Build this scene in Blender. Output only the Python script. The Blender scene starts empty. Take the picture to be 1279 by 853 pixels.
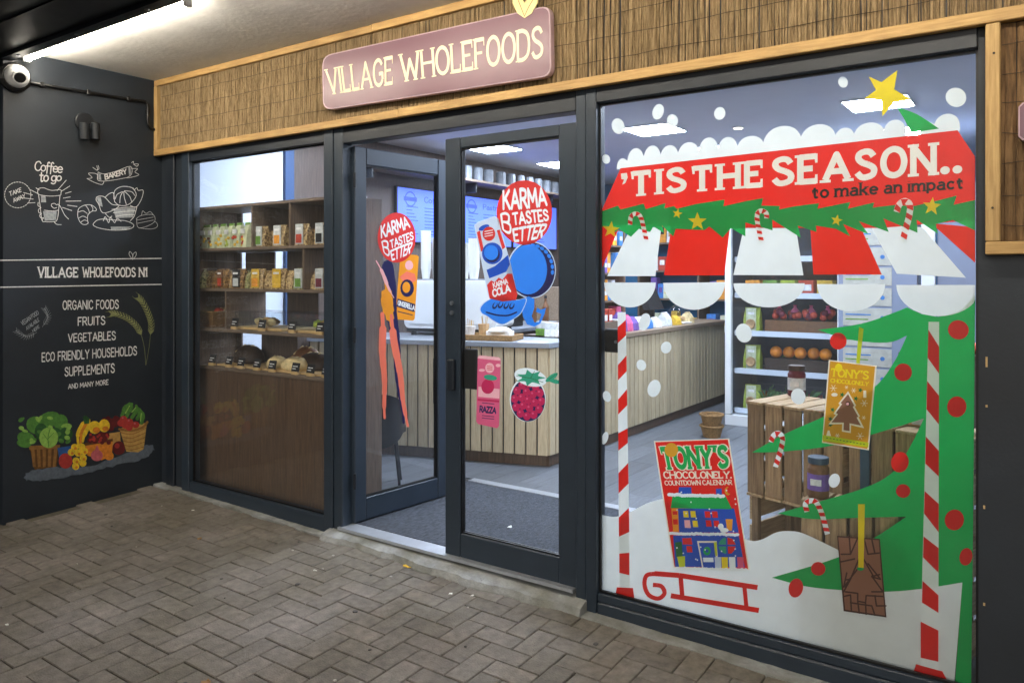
import bpy, bmesh, math, random
from mathutils import Vector, Matrix
from mathutils.geometry import delaunay_2d_cdt
random.seed(11)
S = bpy.context.scene
COL = S.collection
R = math.radians

# ------------------------------------------------------------------ camera
YAW, DIST, EYE, FPX, CX, HY = R(34.97), 3.158, 1.45, 972.0, 639.5, 345.0
CAM = Vector((0, -DIST, EYE))
cd = bpy.data.cameras.new('camera'); cam = bpy.data.objects.new('camera', cd); COL.objects.link(cam)
cam.location = CAM; cam.rotation_euler = (R(90), 0, YAW)
cd.sensor_width = 36; cd.lens = FPX/1279*36; cd.shift_y = -(426.5-HY)/1279; cd.clip_start = .05; cd.clip_end = 400
S.camera = cam
# ------------------------------------------------------------------ sky, sun, exposure
W = bpy.data.worlds.new('World'); S.world = W; W.use_nodes = True
wn = W.node_tree.nodes; wl = W.node_tree.links
sky = wn.new('ShaderNodeTexSky'); sky.sky_type = 'NISHITA'; sky.sun_disc = False
sky.sun_elevation = R(12); sky.sun_rotation = R(165)
wl.new(sky.outputs[0], wn['Background'].inputs[0]); wn['Background'].inputs[1].default_value = .012
sd = bpy.data.lights.new('sun', 'SUN'); sd.energy = .75; sd.angle = R(35); sd.color = (1, .96, .9)  # soft low sun stands in for the general light of the street
sun = bpy.data.objects.new('sun', sd); COL.objects.link(sun); sun.rotation_euler = (R(78), 0, R(15)); sun.location = (2, -9, 6)
S.view_settings.view_transform = 'Standard'; S.view_settings.look = 'None'
S.view_settings.exposure = 0.7; S.view_settings.gamma = 1
S.cycles.use_denoising = True
S.cycles.max_bounces = 8; S.cycles.transparent_max_bounces = 16
TUBE_E, PANEL_E = 50.0, 58.0

# ------------------------------------------------------------------ view geometry helpers (photo pixel -> ray)
FW = Vector((-math.sin(YAW), math.cos(YAW), 0)); RT = Vector((math.cos(YAW), math.sin(YAW), 0))
def ray(px, py): return FW*FPX + RT*(px-CX) + Vector((0, 0, HY-py))
def on_plane(px, py, p0, n):
    d = ray(px, py); return CAM + d*((p0-CAM).dot(n)/d.dot(n))
def onY(px, py, Y): return on_plane(px, py, Vector((0, Y, 0)), Vector((0, 1, 0)))
def onX(px, py, X): return on_plane(px, py, Vector((X, 0, 0)), Vector((1, 0, 0)))
def onZ(px, py, Z): return on_plane(px, py, Vector((0, 0, Z)), Vector((0, 0, 1)))
def proj(p):
    v = p-CAM; d = v.dot(FW)
    return (CX+FPX*v.dot(RT)/d, HY-FPX*v.z/d, d) if d > .05 else (-9e9, 0, d)
def crop(ox, oy, s): return lambda pts: [(ox+x/s, oy+y/s) for x, y in pts]

# ------------------------------------------------------------------ materials
def lin(c):
    if isinstance(c, str):
        c = tuple(int(c[i:i+2], 16)/255 for i in (0, 2, 4))
    return tuple(x/12.92 if x <= .04045 else ((x+.055)/1.055)**2.4 for x in c)
MATS = {}
def new_mat(name):
    m = bpy.data.materials.new(name); m.use_nodes = True; MATS[name] = m
    nt = m.node_tree; return m, nt.nodes, nt.links, nt.nodes['Principled BSDF']
def mat(name, col, rough=.6, noise=12, var=.12, bump=0, bscale=60, metal=0, rand=0, stretch=(1, 1, 1), transl=0, spec=.5, detail=4, col2=None, emit=0):
    m, n, l, b = new_mat(name)
    c = lin(col)
    b.inputs['Roughness'].default_value = rough; b.inputs['Metallic'].default_value = metal
    b.inputs['Specular IOR Level'].default_value = spec
    tc = n.new('ShaderNodeTexCoord'); mp = n.new('ShaderNodeMapping'); mp.inputs['Scale'].default_value = stretch
    l.new(tc.outputs['Object'], mp.inputs[0])
    vec = mp.outputs[0]
    if rand:
        oi = n.new('ShaderNodeObjectInfo'); va = n.new('ShaderNodeVectorMath'); va.operation = 'MULTIPLY_ADD'
        va.inputs[1].default_value = (37, 19, 53); l.new(oi.outputs['Random'], va.inputs[0]); l.new(vec, va.inputs[2]); vec = va.outputs[0]
    nz = n.new('ShaderNodeTexNoise'); nz.inputs['Scale'].default_value = noise; nz.inputs['Detail'].default_value = detail
    nz.inputs['Roughness'].default_value = .62
    l.new(vec, nz.inputs['Vector'])
    rp = n.new('ShaderNodeValToRGB'); rp.color_ramp.elements[0].position = .3; rp.color_ramp.elements[1].position = .7
    if col2: a, z = c, lin(col2)
    else: a, z = tuple(x*(1-var) for x in c), tuple(min(1, x*(1+var)) for x in c)
    rp.color_ramp.elements[0].color = (*a, 1); rp.color_ramp.elements[1].color = (*z, 1)
    l.new(nz.outputs[0], rp.inputs[0]); out = rp.outputs[0]
    if rand:
        hv = n.new('ShaderNodeHueSaturation'); mr = n.new('ShaderNodeMapRange'); mr.inputs[3].default_value = 1-rand; mr.inputs[4].default_value = 1+rand
        l.new(oi.outputs['Random'], mr.inputs[0]); l.new(mr.outputs[0], hv.inputs['Value']); l.new(out, hv.inputs['Color']); out = hv.outputs[0]
    l.new(out, b.inputs['Base Color'])
    rr = n.new('ShaderNodeMapRange'); rr.inputs[3].default_value = max(0, rough-.08); rr.inputs[4].default_value = min(1, rough+.08)
    l.new(nz.outputs[0], rr.inputs[0]); l.new(rr.outputs[0], b.inputs['Roughness'])
    if bump:
        n2 = n.new('ShaderNodeTexNoise'); n2.inputs['Scale'].default_value = bscale; n2.inputs['Detail'].default_value = 6
        l.new(vec, n2.inputs['Vector'])
        bp = n.new('ShaderNodeBump'); bp.inputs['Strength'].default_value = bump; bp.inputs['Distance'].default_value = .01
        l.new(n2.outputs[0], bp.inputs['Height']); l.new(bp.outputs[0], b.inputs['Normal'])
    if transl:
        t = n.new('ShaderNodeBsdfTranslucent'); mx = n.new('ShaderNodeMixShader'); mx.inputs[0].default_value = transl
        l.new(out, t.inputs[0]); l.new(b.outputs[0], mx.inputs[1]); l.new(t.outputs[0], mx.inputs[2]); l.new(mx.outputs[0], n['Material Output'].inputs[0])
    if emit:
        b.inputs['Emission Color'].default_value = (*c, 1); b.inputs['Emission Strength'].default_value = emit
    return m
def vinyl(name, col, transl=.3, rough=.35): return mat(name, col, rough, 9, .04, transl=transl)
def wood(name, c1, c2, axis=2, rough=.55, rand=.15, sc=9, bump=.15):
    st = [14, 14, 14]; st[axis] = 1.0
    return mat(name, c1, rough, sc, 0, bump=bump, bscale=sc*3, rand=rand, stretch=st, col2=c2, detail=6)
def emitter(name, col, e):
    m, n, l, b = new_mat(name); c = lin(col)
    b.inputs['Base Color'].default_value = (*c, 1); b.inputs['Emission Color'].default_value = (*c, 1); b.inputs['Emission Strength'].default_value = e
    return m
def glass_mat(name, tint=(.975, .99, 1), ior=1.45, film=.02):
    m, n, l, b = new_mat(name); n.remove(b)
    t = n.new('ShaderNodeBsdfTransparent'); t.inputs[0].default_value = (*tint, 1)
    g = n.new('ShaderNodeBsdfGlossy'); g.inputs['Roughness'].default_value = .006
    f = n.new('ShaderNodeFresnel')    # one sheet of glass: the far face must not reflect totally
    ge = n.new('ShaderNodeNewGeometry'); mr = n.new('ShaderNodeMapRange'); mr.inputs[3].default_value = ior; mr.inputs[4].default_value = 1/ior
    l.new(ge.outputs['Backfacing'], mr.inputs[0]); l.new(mr.outputs[0], f.inputs[0])
    mx = n.new('ShaderNodeMixShader'); l.new(f.outputs[0], mx.inputs[0]); l.new(t.outputs[0], mx.inputs[1]); l.new(g.outputs[0], mx.inputs[2])
    df = n.new('ShaderNodeBsdfDiffuse'); df.inputs[0].default_value = (.8, .82, .85, 1)
    tc = n.new('ShaderNodeTexCoord'); nz = n.new('ShaderNodeTexNoise'); nz.inputs['Scale'].default_value = 2.6; nz.inputs['Detail'].default_value = 8; nz.inputs['Distortion'].default_value = .8
    l.new(tc.outputs['Object'], nz.inputs['Vector']); fm = n.new('ShaderNodeMapRange'); fm.inputs[1].default_value = .35; fm.inputs[2].default_value = .8; fm.inputs[3].default_value = film*.3; fm.inputs[4].default_value = film
    m2 = n.new('ShaderNodeMixShader'); l.new(nz.outputs[0], fm.inputs[0]); l.new(fm.outputs[0], m2.inputs[0]); l.new(mx.outputs[0], m2.inputs[1]); l.new(df.outputs[0], m2.inputs[2])
    l.new(m2.outputs[0], n['Material Output'].inputs[0]); return m

vinyl('v_letter', 'f2f2ee', 0)
mat('tin_grey', '666b72', .5, 20, .2)
mat('frame', '28333f', .42, 6, .1, bump=.02, bscale=300)
mat('frame_dark', '1b222b', .45, 6, .12, bump=.02, bscale=300)
mat('black_wall', '20272f', .55, 3, .16, bump=.06, bscale=90)
mat('black_paint', '15181d', .5, 8, .2)
mat('black_plastic', '0f1012', .4, 20, .1)
mat('ceiling', 'e0e0de', .9, 4, .05, bump=.25, bscale=30)
mat('dark_metal', '1c2026', .45, 5, .2, metal=.2)
mat('grey_metal', '8d939c', .38, 14, .1, metal=.8)
mat('alu', 'b9bec5', .4, 20, .08, metal=.6)
mat('white_paint', 'dfe2e4', .5, 6, .04)
mat('white_plastic', 'e4e6e8', .35, 8, .03)
mat('paver', '76716a', .9, 24, .28, bump=.45, bscale=140, rand=.12)
mat('gum', '4a4844', .9, 30, .2)
mat('grit', 'a8a49a', .9, 30, .2)
mat('mortar', '4b473d', .95, 9, .3, bump=.4, bscale=120, col2='6f6859')
mat('concrete', '979a9b', .9, 14, .2, bump=.5, bscale=80)
mat('doormat', '22262d', 1, 75, 0, bump=1, bscale=120, col2='4a505a', stretch=(1, .35, 1))
wood('trim_wood', 'a5824f', 'c9a970', 0, .6, .1, 7)
wood('trim_wood_v', 'a5824f', 'c9a970', 2, .6, .1, 7)
wood('crate_wood', '6f573d', 'a98c66', 2, .75, .22, 6, .3)
wood('crate_wood_h', '8a6f4c', 'bfa67e', 1, .75, .2, 6, .3)
wood('slat_wood', 'a9987a', 'c9b998', 2, .6, .12, 8)
wood('shelf_wood', '5c4d40', '84715f', 0, .55, .08, 7)
wood('shelf_wood_v', '564638', '7a6654', 2, .55, .08, 7)
wood('panel_wood', '4a392c', '6a523f', 2, .45, .05, 5)
wood('wall_wood', '3f342f', '5d4f47', 2, .6, .05, 5)
wood('top_wood', '7b6a58', '9b8771', 1, .5, .05, 5)
wood('floor_plank', '4f5359', '6d7177', 1, .5, .16, 5, .1)
mat('reed', 'c2a87f', .9, 2.4, 0, bump=1, bscale=14, stretch=(55, 55, 5), col2='6f5a3c', detail=6)
mat('bark', '8a6c48', .9, 1.5, 0, bump=1, bscale=5, stretch=(40, 40, 5), col2='4c3822', detail=8)
mat('wire', '3a2f22', .7)
mat('sign_maroon', '6e4c59', .33, 3, .05)
mat('sign_edge', 'b59aa4', .4)
mat('cream', 'efe6c4', .5, 5, .03)
mat('cream_leaf', 'efe2a0', .5, 12, .08)
mat('chalk', 'eeeeec', .95, 120, .25)
mat('chalk_soft', 'a6abaf', .95, 60, .3)
mat('counter_top', '8a9098', .35, 10, .06)
mat('room_wall', 'c6cbd2', .8, 3, .03)
mat('blue_wall', '1f6f9e', .7, 3, .06)
mat('white_wall', 'd9e2ee', .7, 3, .03)
mat('room_ceiling', 'cdd1da', .85, 4, .03)
emitter('tube_light', 'fff3df', TUBE_E)
emitter('panel_light', 'deeafc', PANEL_E)
emitter('spot_light', 'fff6e6', 6)
emitter('screen_glow', '4b63d8', 1.0)
mat('screen_ink', '3350b0', .5)
mat('screen_white', 'bcd2ff', .5)
glass_mat('glass'); glass_mat('acrylic', (.95, .97, .98), 1.35)
for k, c in dict(v_red='e0190c', v_white='eef3f0', v_green='0aa64c', v_yellow='f0d414', v_gold='d99a1c', v_brown='95644a', v_darkbrown='4a2a1c',
                 v_blue='1b4fb4', v_navy='1f1d4f', v_sky='2d83e6', v_black='17110f', v_coral='f07a5e', v_pink='dd5b7c', v_deeppink='c41f52', v_orange='ee9a1f',
                 v_teal='2f9f78', v_lime='c6cf16', v_cream='f3e6cc', v_pale='c8d4e2', v_karma='d8322c', v_palepink='f3b3b4', v_darkgreen='1c6a34').items(): vinyl(k, c)
for k, c in dict(p_green='4c7f35', p_lightgreen='86b04f', p_darkgreen='28562b', p_basket='8a6230', p_basketdark='5f3f1c', p_yellow='e2bf2b', p_orange='d07f24',
                 p_red='a5312c', p_darkred='5e1a1d', p_pink='b95c66', p_cloth='5c6672', p_straw='b58f4c', p_blue='27538e', p_wheat='84885a').items(): mat(k, c, .9, 45, .25)
for k, c in dict(k_pale='c9cfae', k_green='6f9a3c', k_red='b5402a', k_yellow='d9b13c', k_nut='a9834f', k_nutdark='6d4a2b', k_card='c9cdcd', k_orange='e2962f', k_black='1b1b1d',
                 k_kraft='b9966a', k_crust='6a4426', k_crumb='d9c28f', k_dark='3a2a1f', k_purple='6b4f9a', k_pink='d05a86', k_blue='3976b8', k_white='e8e8e6', k_plum='6e1f34', k_lime='9fb03a', k_glassred='5a1420').items():
    mat(k, c, .6, 30, .25, rand=.1)
mat('nuts_light', '5f4226', .45, 70, 0, col2='d8bd8a', rand=.12, detail=1, bump=.5, bscale=70)
mat('nuts_dark', '3a2414', .45, 70, 0, col2='a8824e', rand=.12, detail=1, bump=.5, bscale=70)
mat('nuts_green', '55592c', .45, 70, 0, col2='c9c58e', rand=.12, detail=1, bump=.5, bscale=70)
mat('orange_fruit', 'e88a1a', .45, 60, .08, bump=.1, bscale=300)
mat('wicker', '8c6a3f', .8, 70, .35, bump=.6, bscale=120)
mat('pale_wood', 'c8a873', .6, 20, .15)
mat('leaf_yellow', 'd9b23a', .8, 30, .2)
mat('leaf_brown', '8d6a3c', .8, 30, .2)
mat('plant', '4c7a3a', .6, 30, .3)
mat('steel_blue', '33475c', .45, 10, .1)
mat('paper', 'e9e9e2', .8, 20, .06)
mat('notice_paper', 'aeaea4', .8, 14, .15)
mat('deep_blue', '24446e', .6, 5, .1)
mat('grey_cabinet', '7f8aa0', .6, 4, .06)
mat('yellow_tape', 'e2d21e', .6)

def dirt(name, scale, lo, hi):
    nt = MATS[name].node_tree; n, l = nt.nodes, nt.links; b = n['Principled BSDF']; src = b.inputs['Base Color'].links[0].from_socket
    ge = n.new('ShaderNodeNewGeometry'); nz = n.new('ShaderNodeTexNoise'); nz.inputs['Scale'].default_value = scale; nz.inputs['Detail'].default_value = 7; l.new(ge.outputs['Position'], nz.inputs['Vector'])
    rp = n.new('ShaderNodeValToRGB'); rp.color_ramp.elements[0].position = .35; rp.color_ramp.elements[1].position = .65; rp.color_ramp.elements[0].color = (*lo, 1); rp.color_ramp.elements[1].color = (*hi, 1)
    mx = n.new('ShaderNodeMix'); mx.data_type = 'RGBA'; mx.blend_type = 'MULTIPLY'; mx.inputs[0].default_value = 1
    l.new(nz.outputs[0], rp.inputs[0]); l.new(src, mx.inputs[6]); l.new(rp.outputs[0], mx.inputs[7]); l.new(mx.outputs[2], b.inputs['Base Color'])
dirt('paver', 1.7, (.72, .70, .62), (1.12, 1.1, 1.12)); dirt('concrete', 5, (.6, .58, .5), (1.1, 1.1, 1.1)); dirt('black_wall', 1.3, (.85, .85, .85), (1.2, 1.2, 1.22)); dirt('ceiling', 3, (.9, .9, .9), (1.05, 1.05, 1.05)); dirt('trim_wood', 4, (.8, .76, .7), (1.08, 1.05, 1.0))
# ------------------------------------------------------------------ object helpers
def tag(o, label=None, cat=None, group=None, kind=None):
    if label: o['label'] = label
    if cat: o['category'] = cat
    if group: o['group'] = group
    if kind: o['kind'] = kind
    return o
WB = {}
def thing(name, label, cat, loc=(0, 0, 0), rz=0, group=None):
    o = bpy.data.objects.new(name, None); COL.objects.link(o); o.empty_display_size = .1
    o.location = loc; o.rotation_euler = (0, 0, rz); WB[o.name] = Vector(loc)
    return tag(o, label, cat, group)
class MB:
    def __init__(s): s.v = []; s.f = []; s.m = []
    def add(s, vs, fs, mi=0):
        b = len(s.v); s.v += [Vector(v) for v in vs]
        for f in fs: s.f.append([b+i for i in f]); s.m.append(mi)
        return s
    def box(s, x0, x1, y0, y1, z0, z1, mi=0):
        return s.add([(x0,y0,z0),(x1,y0,z0),(x1,y1,z0),(x0,y1,z0),(x0,y0,z1),(x1,y0,z1),(x1,y1,z1),(x0,y1,z1)],
                     [(3,2,1,0),(4,5,6,7),(0,1,5,4),(1,2,6,5),(2,3,7,6),(3,0,4,7)], mi)
    def prism(s, bottom, top, mi=0):
        n = len(bottom); vs = list(bottom)+list(top)
        return s.add(vs, [tuple(range(n-1, -1, -1)), tuple(range(n, 2*n))]+[(i, (i+1) % n, n+(i+1) % n, n+i) for i in range(n)], mi)
    def lathe(s, prof, c=(0, 0, 0), seg=12, mi=0, axis=2, sx=1, sy=1):
        vs = []; fs = []
        for r, z in prof:
            for k in range(seg):
                a = 2*math.pi*k/seg; p = [r*math.cos(a)*sx, r*math.sin(a)*sy, z]
                if axis == 0: p = [p[2], p[0], p[1]]
                elif axis == 1: p = [p[0], p[2], p[1]]
                vs.append(Vector(p)+Vector(c))
        for i in range(len(prof)-1):
            for k in range(seg): fs.append((i*seg+k, i*seg+(k+1) % seg, (i+1)*seg+(k+1) % seg, (i+1)*seg+k))
        fs.append(tuple(range(seg-1, -1, -1))); fs.append(tuple((len(prof)-1)*seg+k for k in range(seg)))
        return s.add(vs, fs, mi)
    def tube(s, pts, r, seg=8, mi=0):
        pts = [Vector(p) for p in pts]; vs = []; fs = []; n = len(pts)
        for i, p in enumerate(pts):
            d = (pts[min(i+1, n-1)]-pts[max(i-1, 0)]).normalized()
            u = d.cross(Vector((0, 0, 1)));
            if u.length < .05: u = d.cross(Vector((0, 1, 0)))
            u.normalize(); w = d.cross(u)
            rr = r[i] if isinstance(r, (list, tuple)) else r
            for k in range(seg): a = 2*math.pi*k/seg; vs.append(p+u*rr*math.cos(a)+w*rr*math.sin(a))
        for i in range(n-1):
            for k in range(seg): fs.append((i*seg+k, i*seg+(k+1) % seg, (i+1)*seg+(k+1) % seg, (i+1)*seg+k))
        fs.append(tuple(range(seg-1, -1, -1))); fs.append(tuple((n-1)*seg+k for k in range(seg)))
        return s.add(vs, fs, mi)
    def ball(s, c, r, seg=12, rings=7, mi=0, sz=1, jit=0):
        prof = [(max(.001, math.sin(math.pi*i/rings))*r, -math.cos(math.pi*i/rings)*r*sz) for i in range(rings+1)]
        b = len(s.v); s.lathe(prof, c, seg, mi)
        if jit:
            for v in s.v[b:]: v += Vector((random.uniform(-1, 1), random.uniform(-1, 1), random.uniform(-1, 1)))*jit
        return s
    def build(s, name, mats, parent=None, local=False, bevel=0, smooth=False, centre=True):
        me = bpy.data.meshes.new(name)
        vs = s.v
        off = Vector((0, 0, 0)); loc = Vector((0, 0, 0))
        if parent is not None and not local: off = WB.get(parent.name, Vector((0, 0, 0)))
        elif parent is None and centre:
            xs = [v.x for v in vs]; ys = [v.y for v in vs]; zs = [v.z for v in vs]
            loc = Vector(((min(xs)+max(xs))/2, (min(ys)+max(ys))/2, min(zs))); off = loc
        me.from_pydata([tuple(v-off) for v in vs], [], s.f)
        if isinstance(mats, str): mats = [mats]
        for m in mats: me.materials.append(MATS[m])
        me.polygons.foreach_set('material_index', s.m)
        if bevel:
            bm = bmesh.new(); bm.from_mesh(me)
            bmesh.ops.bevel(bm, geom=[e for e in bm.edges if len(e.link_faces) == 2 and e.calc_face_angle(0) > .5], offset=bevel, segments=1, affect='EDGES', clamp_overlap=True)
            bm.to_mesh(me); bm.free()
        if smooth: me.polygons.foreach_set('use_smooth', [True]*len(me.polygons))
        me.update()
        o = bpy.data.objects.new(name, me); COL.objects.link(o)
        if parent is not None:
            o.parent = parent
            if not local: WB[o.name] = off
            else: WB[o.name] = Vector((0, 0, 0))
        else: o.location = loc; WB[o.name] = loc
        return o
def bx(name, m, d, parent=None, bevel=0, local=False): return MB().box(*d).build(name, m, parent, local, bevel)
def copy_tree(o, parent=None):
    c = o.copy(); COL.objects.link(c); c.parent = parent
    for ch in list(o.children): copy_tree(ch, c)
    return c
def put(o, loc, rz=None, label=None, group=None):
    o.location = loc
    if rz is not None: o.rotation_euler = (0, 0, rz)
    if label: o['label'] = label
    if group: o['group'] = group
    return o

# ------------------------------------------------------------------ flat print: painter in photo pixels, one flat sheet per part
def spline(pts, closed=False, n=5):
    out = []; m = len(pts)
    rng = range(m) if closed else range(m-1)
    for i in rng:
        if closed: p0, p1, p2, p3 = pts[i-1], pts[i], pts[(i+1) % m], pts[(i+2) % m]
        else: p0, p1, p2, p3 = pts[max(i-1, 0)], pts[i], pts[i+1], pts[min(i+2, m-1)]
        for k in range(n):
            t = k/n; t2 = t*t; t3 = t2*t
            out.append(tuple(.5*(2*p1[j]+(p2[j]-p0[j])*t+(2*p0[j]-5*p1[j]+4*p2[j]-p3[j])*t2+(3*p1[j]-p0[j]-3*p2[j]+p3[j])*t3) for j in (0, 1)))
    if closed: out.append(out[0])
    else: out.append(pts[-1])
    return out
def disc(cx, cy, rx, ry=None, n=16, rot=0):
    ry = ry or rx; c, s = math.cos(rot), math.sin(rot)
    return [(cx+rx*math.cos(2*math.pi*k/n)*c-ry*math.sin(2*math.pi*k/n)*s, cy+rx*math.cos(2*math.pi*k/n)*s+ry*math.sin(2*math.pi*k/n)*c) for k in range(n)]
def ribbon(pts, w, smooth=False, closed=False, cap='round', jn=8):
    if smooth: pts = spline(pts, closed, 4)
    polys = []
    ws = w if isinstance(w, (list, tuple)) else [w]*len(pts)
    if len(ws) != len(pts): ws = [ws[min(len(ws)-1, int(i*len(ws)/len(pts)))] for i in range(len(pts))]
    for i in range(len(pts)-1):
        (x0, y0), (x1, y1) = pts[i], pts[i+1]; L = math.hypot(x1-x0, y1-y0)
        if L < 1e-4: continue
        nx, ny = -(y1-y0)/L/2, (x1-x0)/L/2; a, b = ws[i], ws[i+1]
        polys.append([(x0+nx*a, y0+ny*a), (x1+nx*b, y1+ny*b), (x1-nx*b, y1-ny*b), (x0-nx*a, y0-ny*a)])
    for i, p in enumerate(pts):
        end = i in (0, len(pts)-1) and not closed
        if end and cap != 'round': continue
        if not end and 0 < i < len(pts)-1:
            a = math.atan2(pts[i][1]-pts[i-1][1], pts[i][0]-pts[i-1][0]); b = math.atan2(pts[i+1][1]-pts[i][1], pts[i+1][0]-pts[i][0])
            if abs((b-a+math.pi) % (2*math.pi)-math.pi) < .12: continue
        polys.append(disc(p[0], p[1], ws[i]/2, n=jn, rot=.1))
    return polys
def star(cx, cy, r, rot=0, k=.42, n=5):
    return [(cx+(r if i % 2 == 0 else r*k)*math.sin(rot+i*math.pi/n), cy-(r if i % 2 == 0 else r*k)*math.cos(rot+i*math.pi/n)) for i in range(2*n)]
GLY = {'A':(70,'0,0 35,100 70,0;12,33 58,33'),'B':(56,'0,0 0,100;~0,100 28,100 48,92 50,75 44,58 28,53 0,53;~28,53 50,46 56,27 50,7 30,0 0,0'),
'C':(58,'~56,80 45,96 28,100 8,85 0,50 8,15 28,0 45,4 58,20'),'D':(60,'0,0 0,100;~0,100 28,100 52,85 60,50 52,15 28,0 0,0'),
'E':(48,'48,100 0,100 0,0 48,0;0,52 38,52'),'F':(46,'46,100 0,100 0,0;0,52 36,52'),'G':(62,'~57,80 45,96 28,100 8,85 0,50 8,15 28,0 48,5 60,20;60,20 60,45 36,45'),
'H':(60,'0,0 0,100;60,0 60,100;0,52 60,52'),'I':(4,'2,0 2,100'),'J':(40,'40,100 40,30;~40,30 34,6 18,0 0,14'),'K':(58,'0,0 0,100;55,100 0,42;18,58 58,0'),
'L':(44,'0,100 0,0 44,0'),'M':(76,'0,0 3,100 38,30 73,100 76,0'),'N':(62,'0,0 0,100 62,0 62,100'),'O':(64,'@32,100 9,86 0,50 9,14 32,0 55,14 64,50 55,86'),
'P':(52,'0,0 0,100;~0,100 28,100 48,92 51,74 45,56 28,48 0,48'),'R':(56,'0,0 0,100;~0,100 28,100 48,92 51,74 45,56 28,48 0,48;24,48 56,0'),
'S':(52,'~50,80 40,96 24,100 7,92 4,74 16,58 36,47 51,32 48,10 28,0 12,3 0,20'),'T':(58,'0,100 58,100;29,100 29,0'),'U':(58,'0,100 0,32;~0,32 7,8 29,0 51,8 58,32;58,32 58,100'),
'V':(64,'0,100 32,0 64,100'),'W':(92,'0,100 22,0 46,78 70,0 92,100'),'Y':(60,'0,100 30,48 60,100;30,48 30,0'),'Z':(54,'0,100 54,100 0,0 54,0'),'X':(56,'0,0 56,100;0,100 56,0'),
'1':(18,'0,80 16,100 16,0'),"'":(8,'6,100 2,74'),'.':(10,'5,6 5.5,6'),
'o':(46,'@23,62 6,52 0,31 6,10 23,0 40,10 46,31 40,52'),'t':(34,'14,88 14,14;~14,14 18,2 26,0 34,6;0,62 32,62'),
'm':(78,'0,0 0,62;~0,42 12,58 26,62 38,52 39,38;39,38 39,0;~39,42 51,58 65,62 77,52 78,38;78,38 78,0'),'n':(42,'0,0 0,62;~0,42 12,58 26,62 40,52 42,38;42,38 42,0'),
'a':(44,'~4,54 18,62 34,60 42,46 42,30;42,36 42,0;~42,34 24,36 6,30 0,16 8,2 22,0 36,8 42,18'),'k':(44,'0,0 0,100;40,62 0,24;14,36 44,0'),
'e':(44,'~0,33 42,33 40,50 22,62 4,50 0,30 6,8 24,0 42,10'),'i':(4,'2,0 2,62;2,86 2,90'),'p':(46,'0,-30 0,62;@23,62 6,52 0,31 6,10 23,0 40,10 46,31 40,52'),
'c':(42,'~42,50 24,62 6,52 0,31 6,10 24,0 42,10'),'f':(34,'~36,90 26,100 16,92 14,70;14,70 14,-22;0,58 32,58'),'g':(46,'@23,62 6,52 0,31 6,10 23,0 40,10 46,31 40,52;46,62 46,-8;~46,-8 38,-28 20,-32 2,-22'),
'u':(42,'0,62 0,20;~0,20 6,2 20,0 36,8 42,20;42,62 42,0'),'r':(28,'0,0 0,62;~0,40 10,58 28,60'),'s':(36,'~34,52 18,62 3,50 8,36 26,28 35,14 20,0 0,8'),'y':(42,'0,62 21,0;42,62 12,-30')}
def text(s, quad, w=14, serif=0, gap=16, space=34, cap='round', bulge=0, thin=None):
    """letters as stroke polygons mapped into a pixel quad TL,TR,BR,BL (cap height)"""
    x = 0; items = []
    for ch in s:
        if ch == ' ': x += space; continue
        wd, d = GLY[ch]; strokes = []
        for part in d.split(';'):
            closed = part[0] == '@'; sm = part[0] in '~@'
            pts = [tuple(map(float, q.split(','))) for q in part.lstrip('~@').split()]
            strokes.append((pts, sm, closed))
        items.append((x, ch, strokes)); x += wd+gap+serif*1.1
    total = x-gap-serif*1.1
    TL, TR, BR, BL = quad
    def mp(p):
        u = (p[0])/total; v = 1-p[1]/100
        if bulge:
            k = 1+bulge*(1-(2*u-1)**2)*(1 if bulge > 0 else 1); v = .5+(v-.5)*k
        return tuple((1-v)*((1-u)*TL[j]+u*TR[j])+v*((1-u)*BL[j]+u*BR[j]) for j in (0, 1))
    out = []
    h = w/2
    for ox, ch, strokes in items:
        lo = h*.9 if ch not in 'O' else h
        def fit(p):   # keep the stroke inside the cap height
            return (ox+p[0], h*.85+p[1]*(100-1.7*h)/100)
        allpts = [p for pts, sm, cl in strokes for p in pts]
        for pts, sm, cl in strokes:
            q = [fit(p) for p in pts]
            if ch == '.': out.append([mp(a) for a in disc(q[0][0]+w*.1, w*.62, w*.75, w*.62, 14)]); continue
            ww = w
            if thin and not sm and len(q) == 2 and (abs(pts[0][1]-pts[1][1]) < 2 or pts[1][1]-pts[0][1] > 5 and abs(pts[0][0]-pts[1][0]) > 15): ww = w*thin
            for poly in ribbon(q, ww, sm, cl, cap): out.append([mp(a) for a in poly])
            if serif and not cl:
                for i, p in enumerate(pts):
                    if p[1] not in (0, 100, 62): continue
                    if sm: continue
                    nb = [pts[j] for j in (i-1, i+1) if 0 <= j < len(pts)]
                    free = i in (0, len(pts)-1) and sum(1 for a in allpts if abs(a[0]-p[0])+abs(a[1]-p[1]) < 3) < 2
                    vert = any(abs(a[0]-p[0]) < .35*abs(a[1]-p[1]) for a in nb)
                    horiz = any(abs(a[1]-p[1]) < 2 for a in nb)
                    fx, fy = fit(p); t = w*.5*(thin or .9)
                    yy = fy-h*.85 if p[1] == 0 else fy+h*.85-t*1.0
                    if p[1] == 0: y0, y1 = fy-h*.85, fy-h*.85+t
                    else: y0, y1 = fy+h*.85-t, fy+h*.85
                    diag = free and not horiz
                    if (vert and not (horiz and i in (0, len(pts)-1))) or diag:
                        out.append([mp(a) for a in ((fx-h-serif, y0), (fx+h+serif, y0), (fx+h+serif, y1), (fx-h-serif, y1))])
                    if free and horiz:   # drop serif on an arm
                        L = 22; sg = 1 if p[1] == 0 else -1
                        out.append([mp(a) for a in ((fx-t*.7, fy-sg*h*.85), (fx+t*.5, fy-sg*h*.85), (fx+t*.5, fy+sg*L), (fx-t*.3, fy+sg*L))])
    return out
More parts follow.
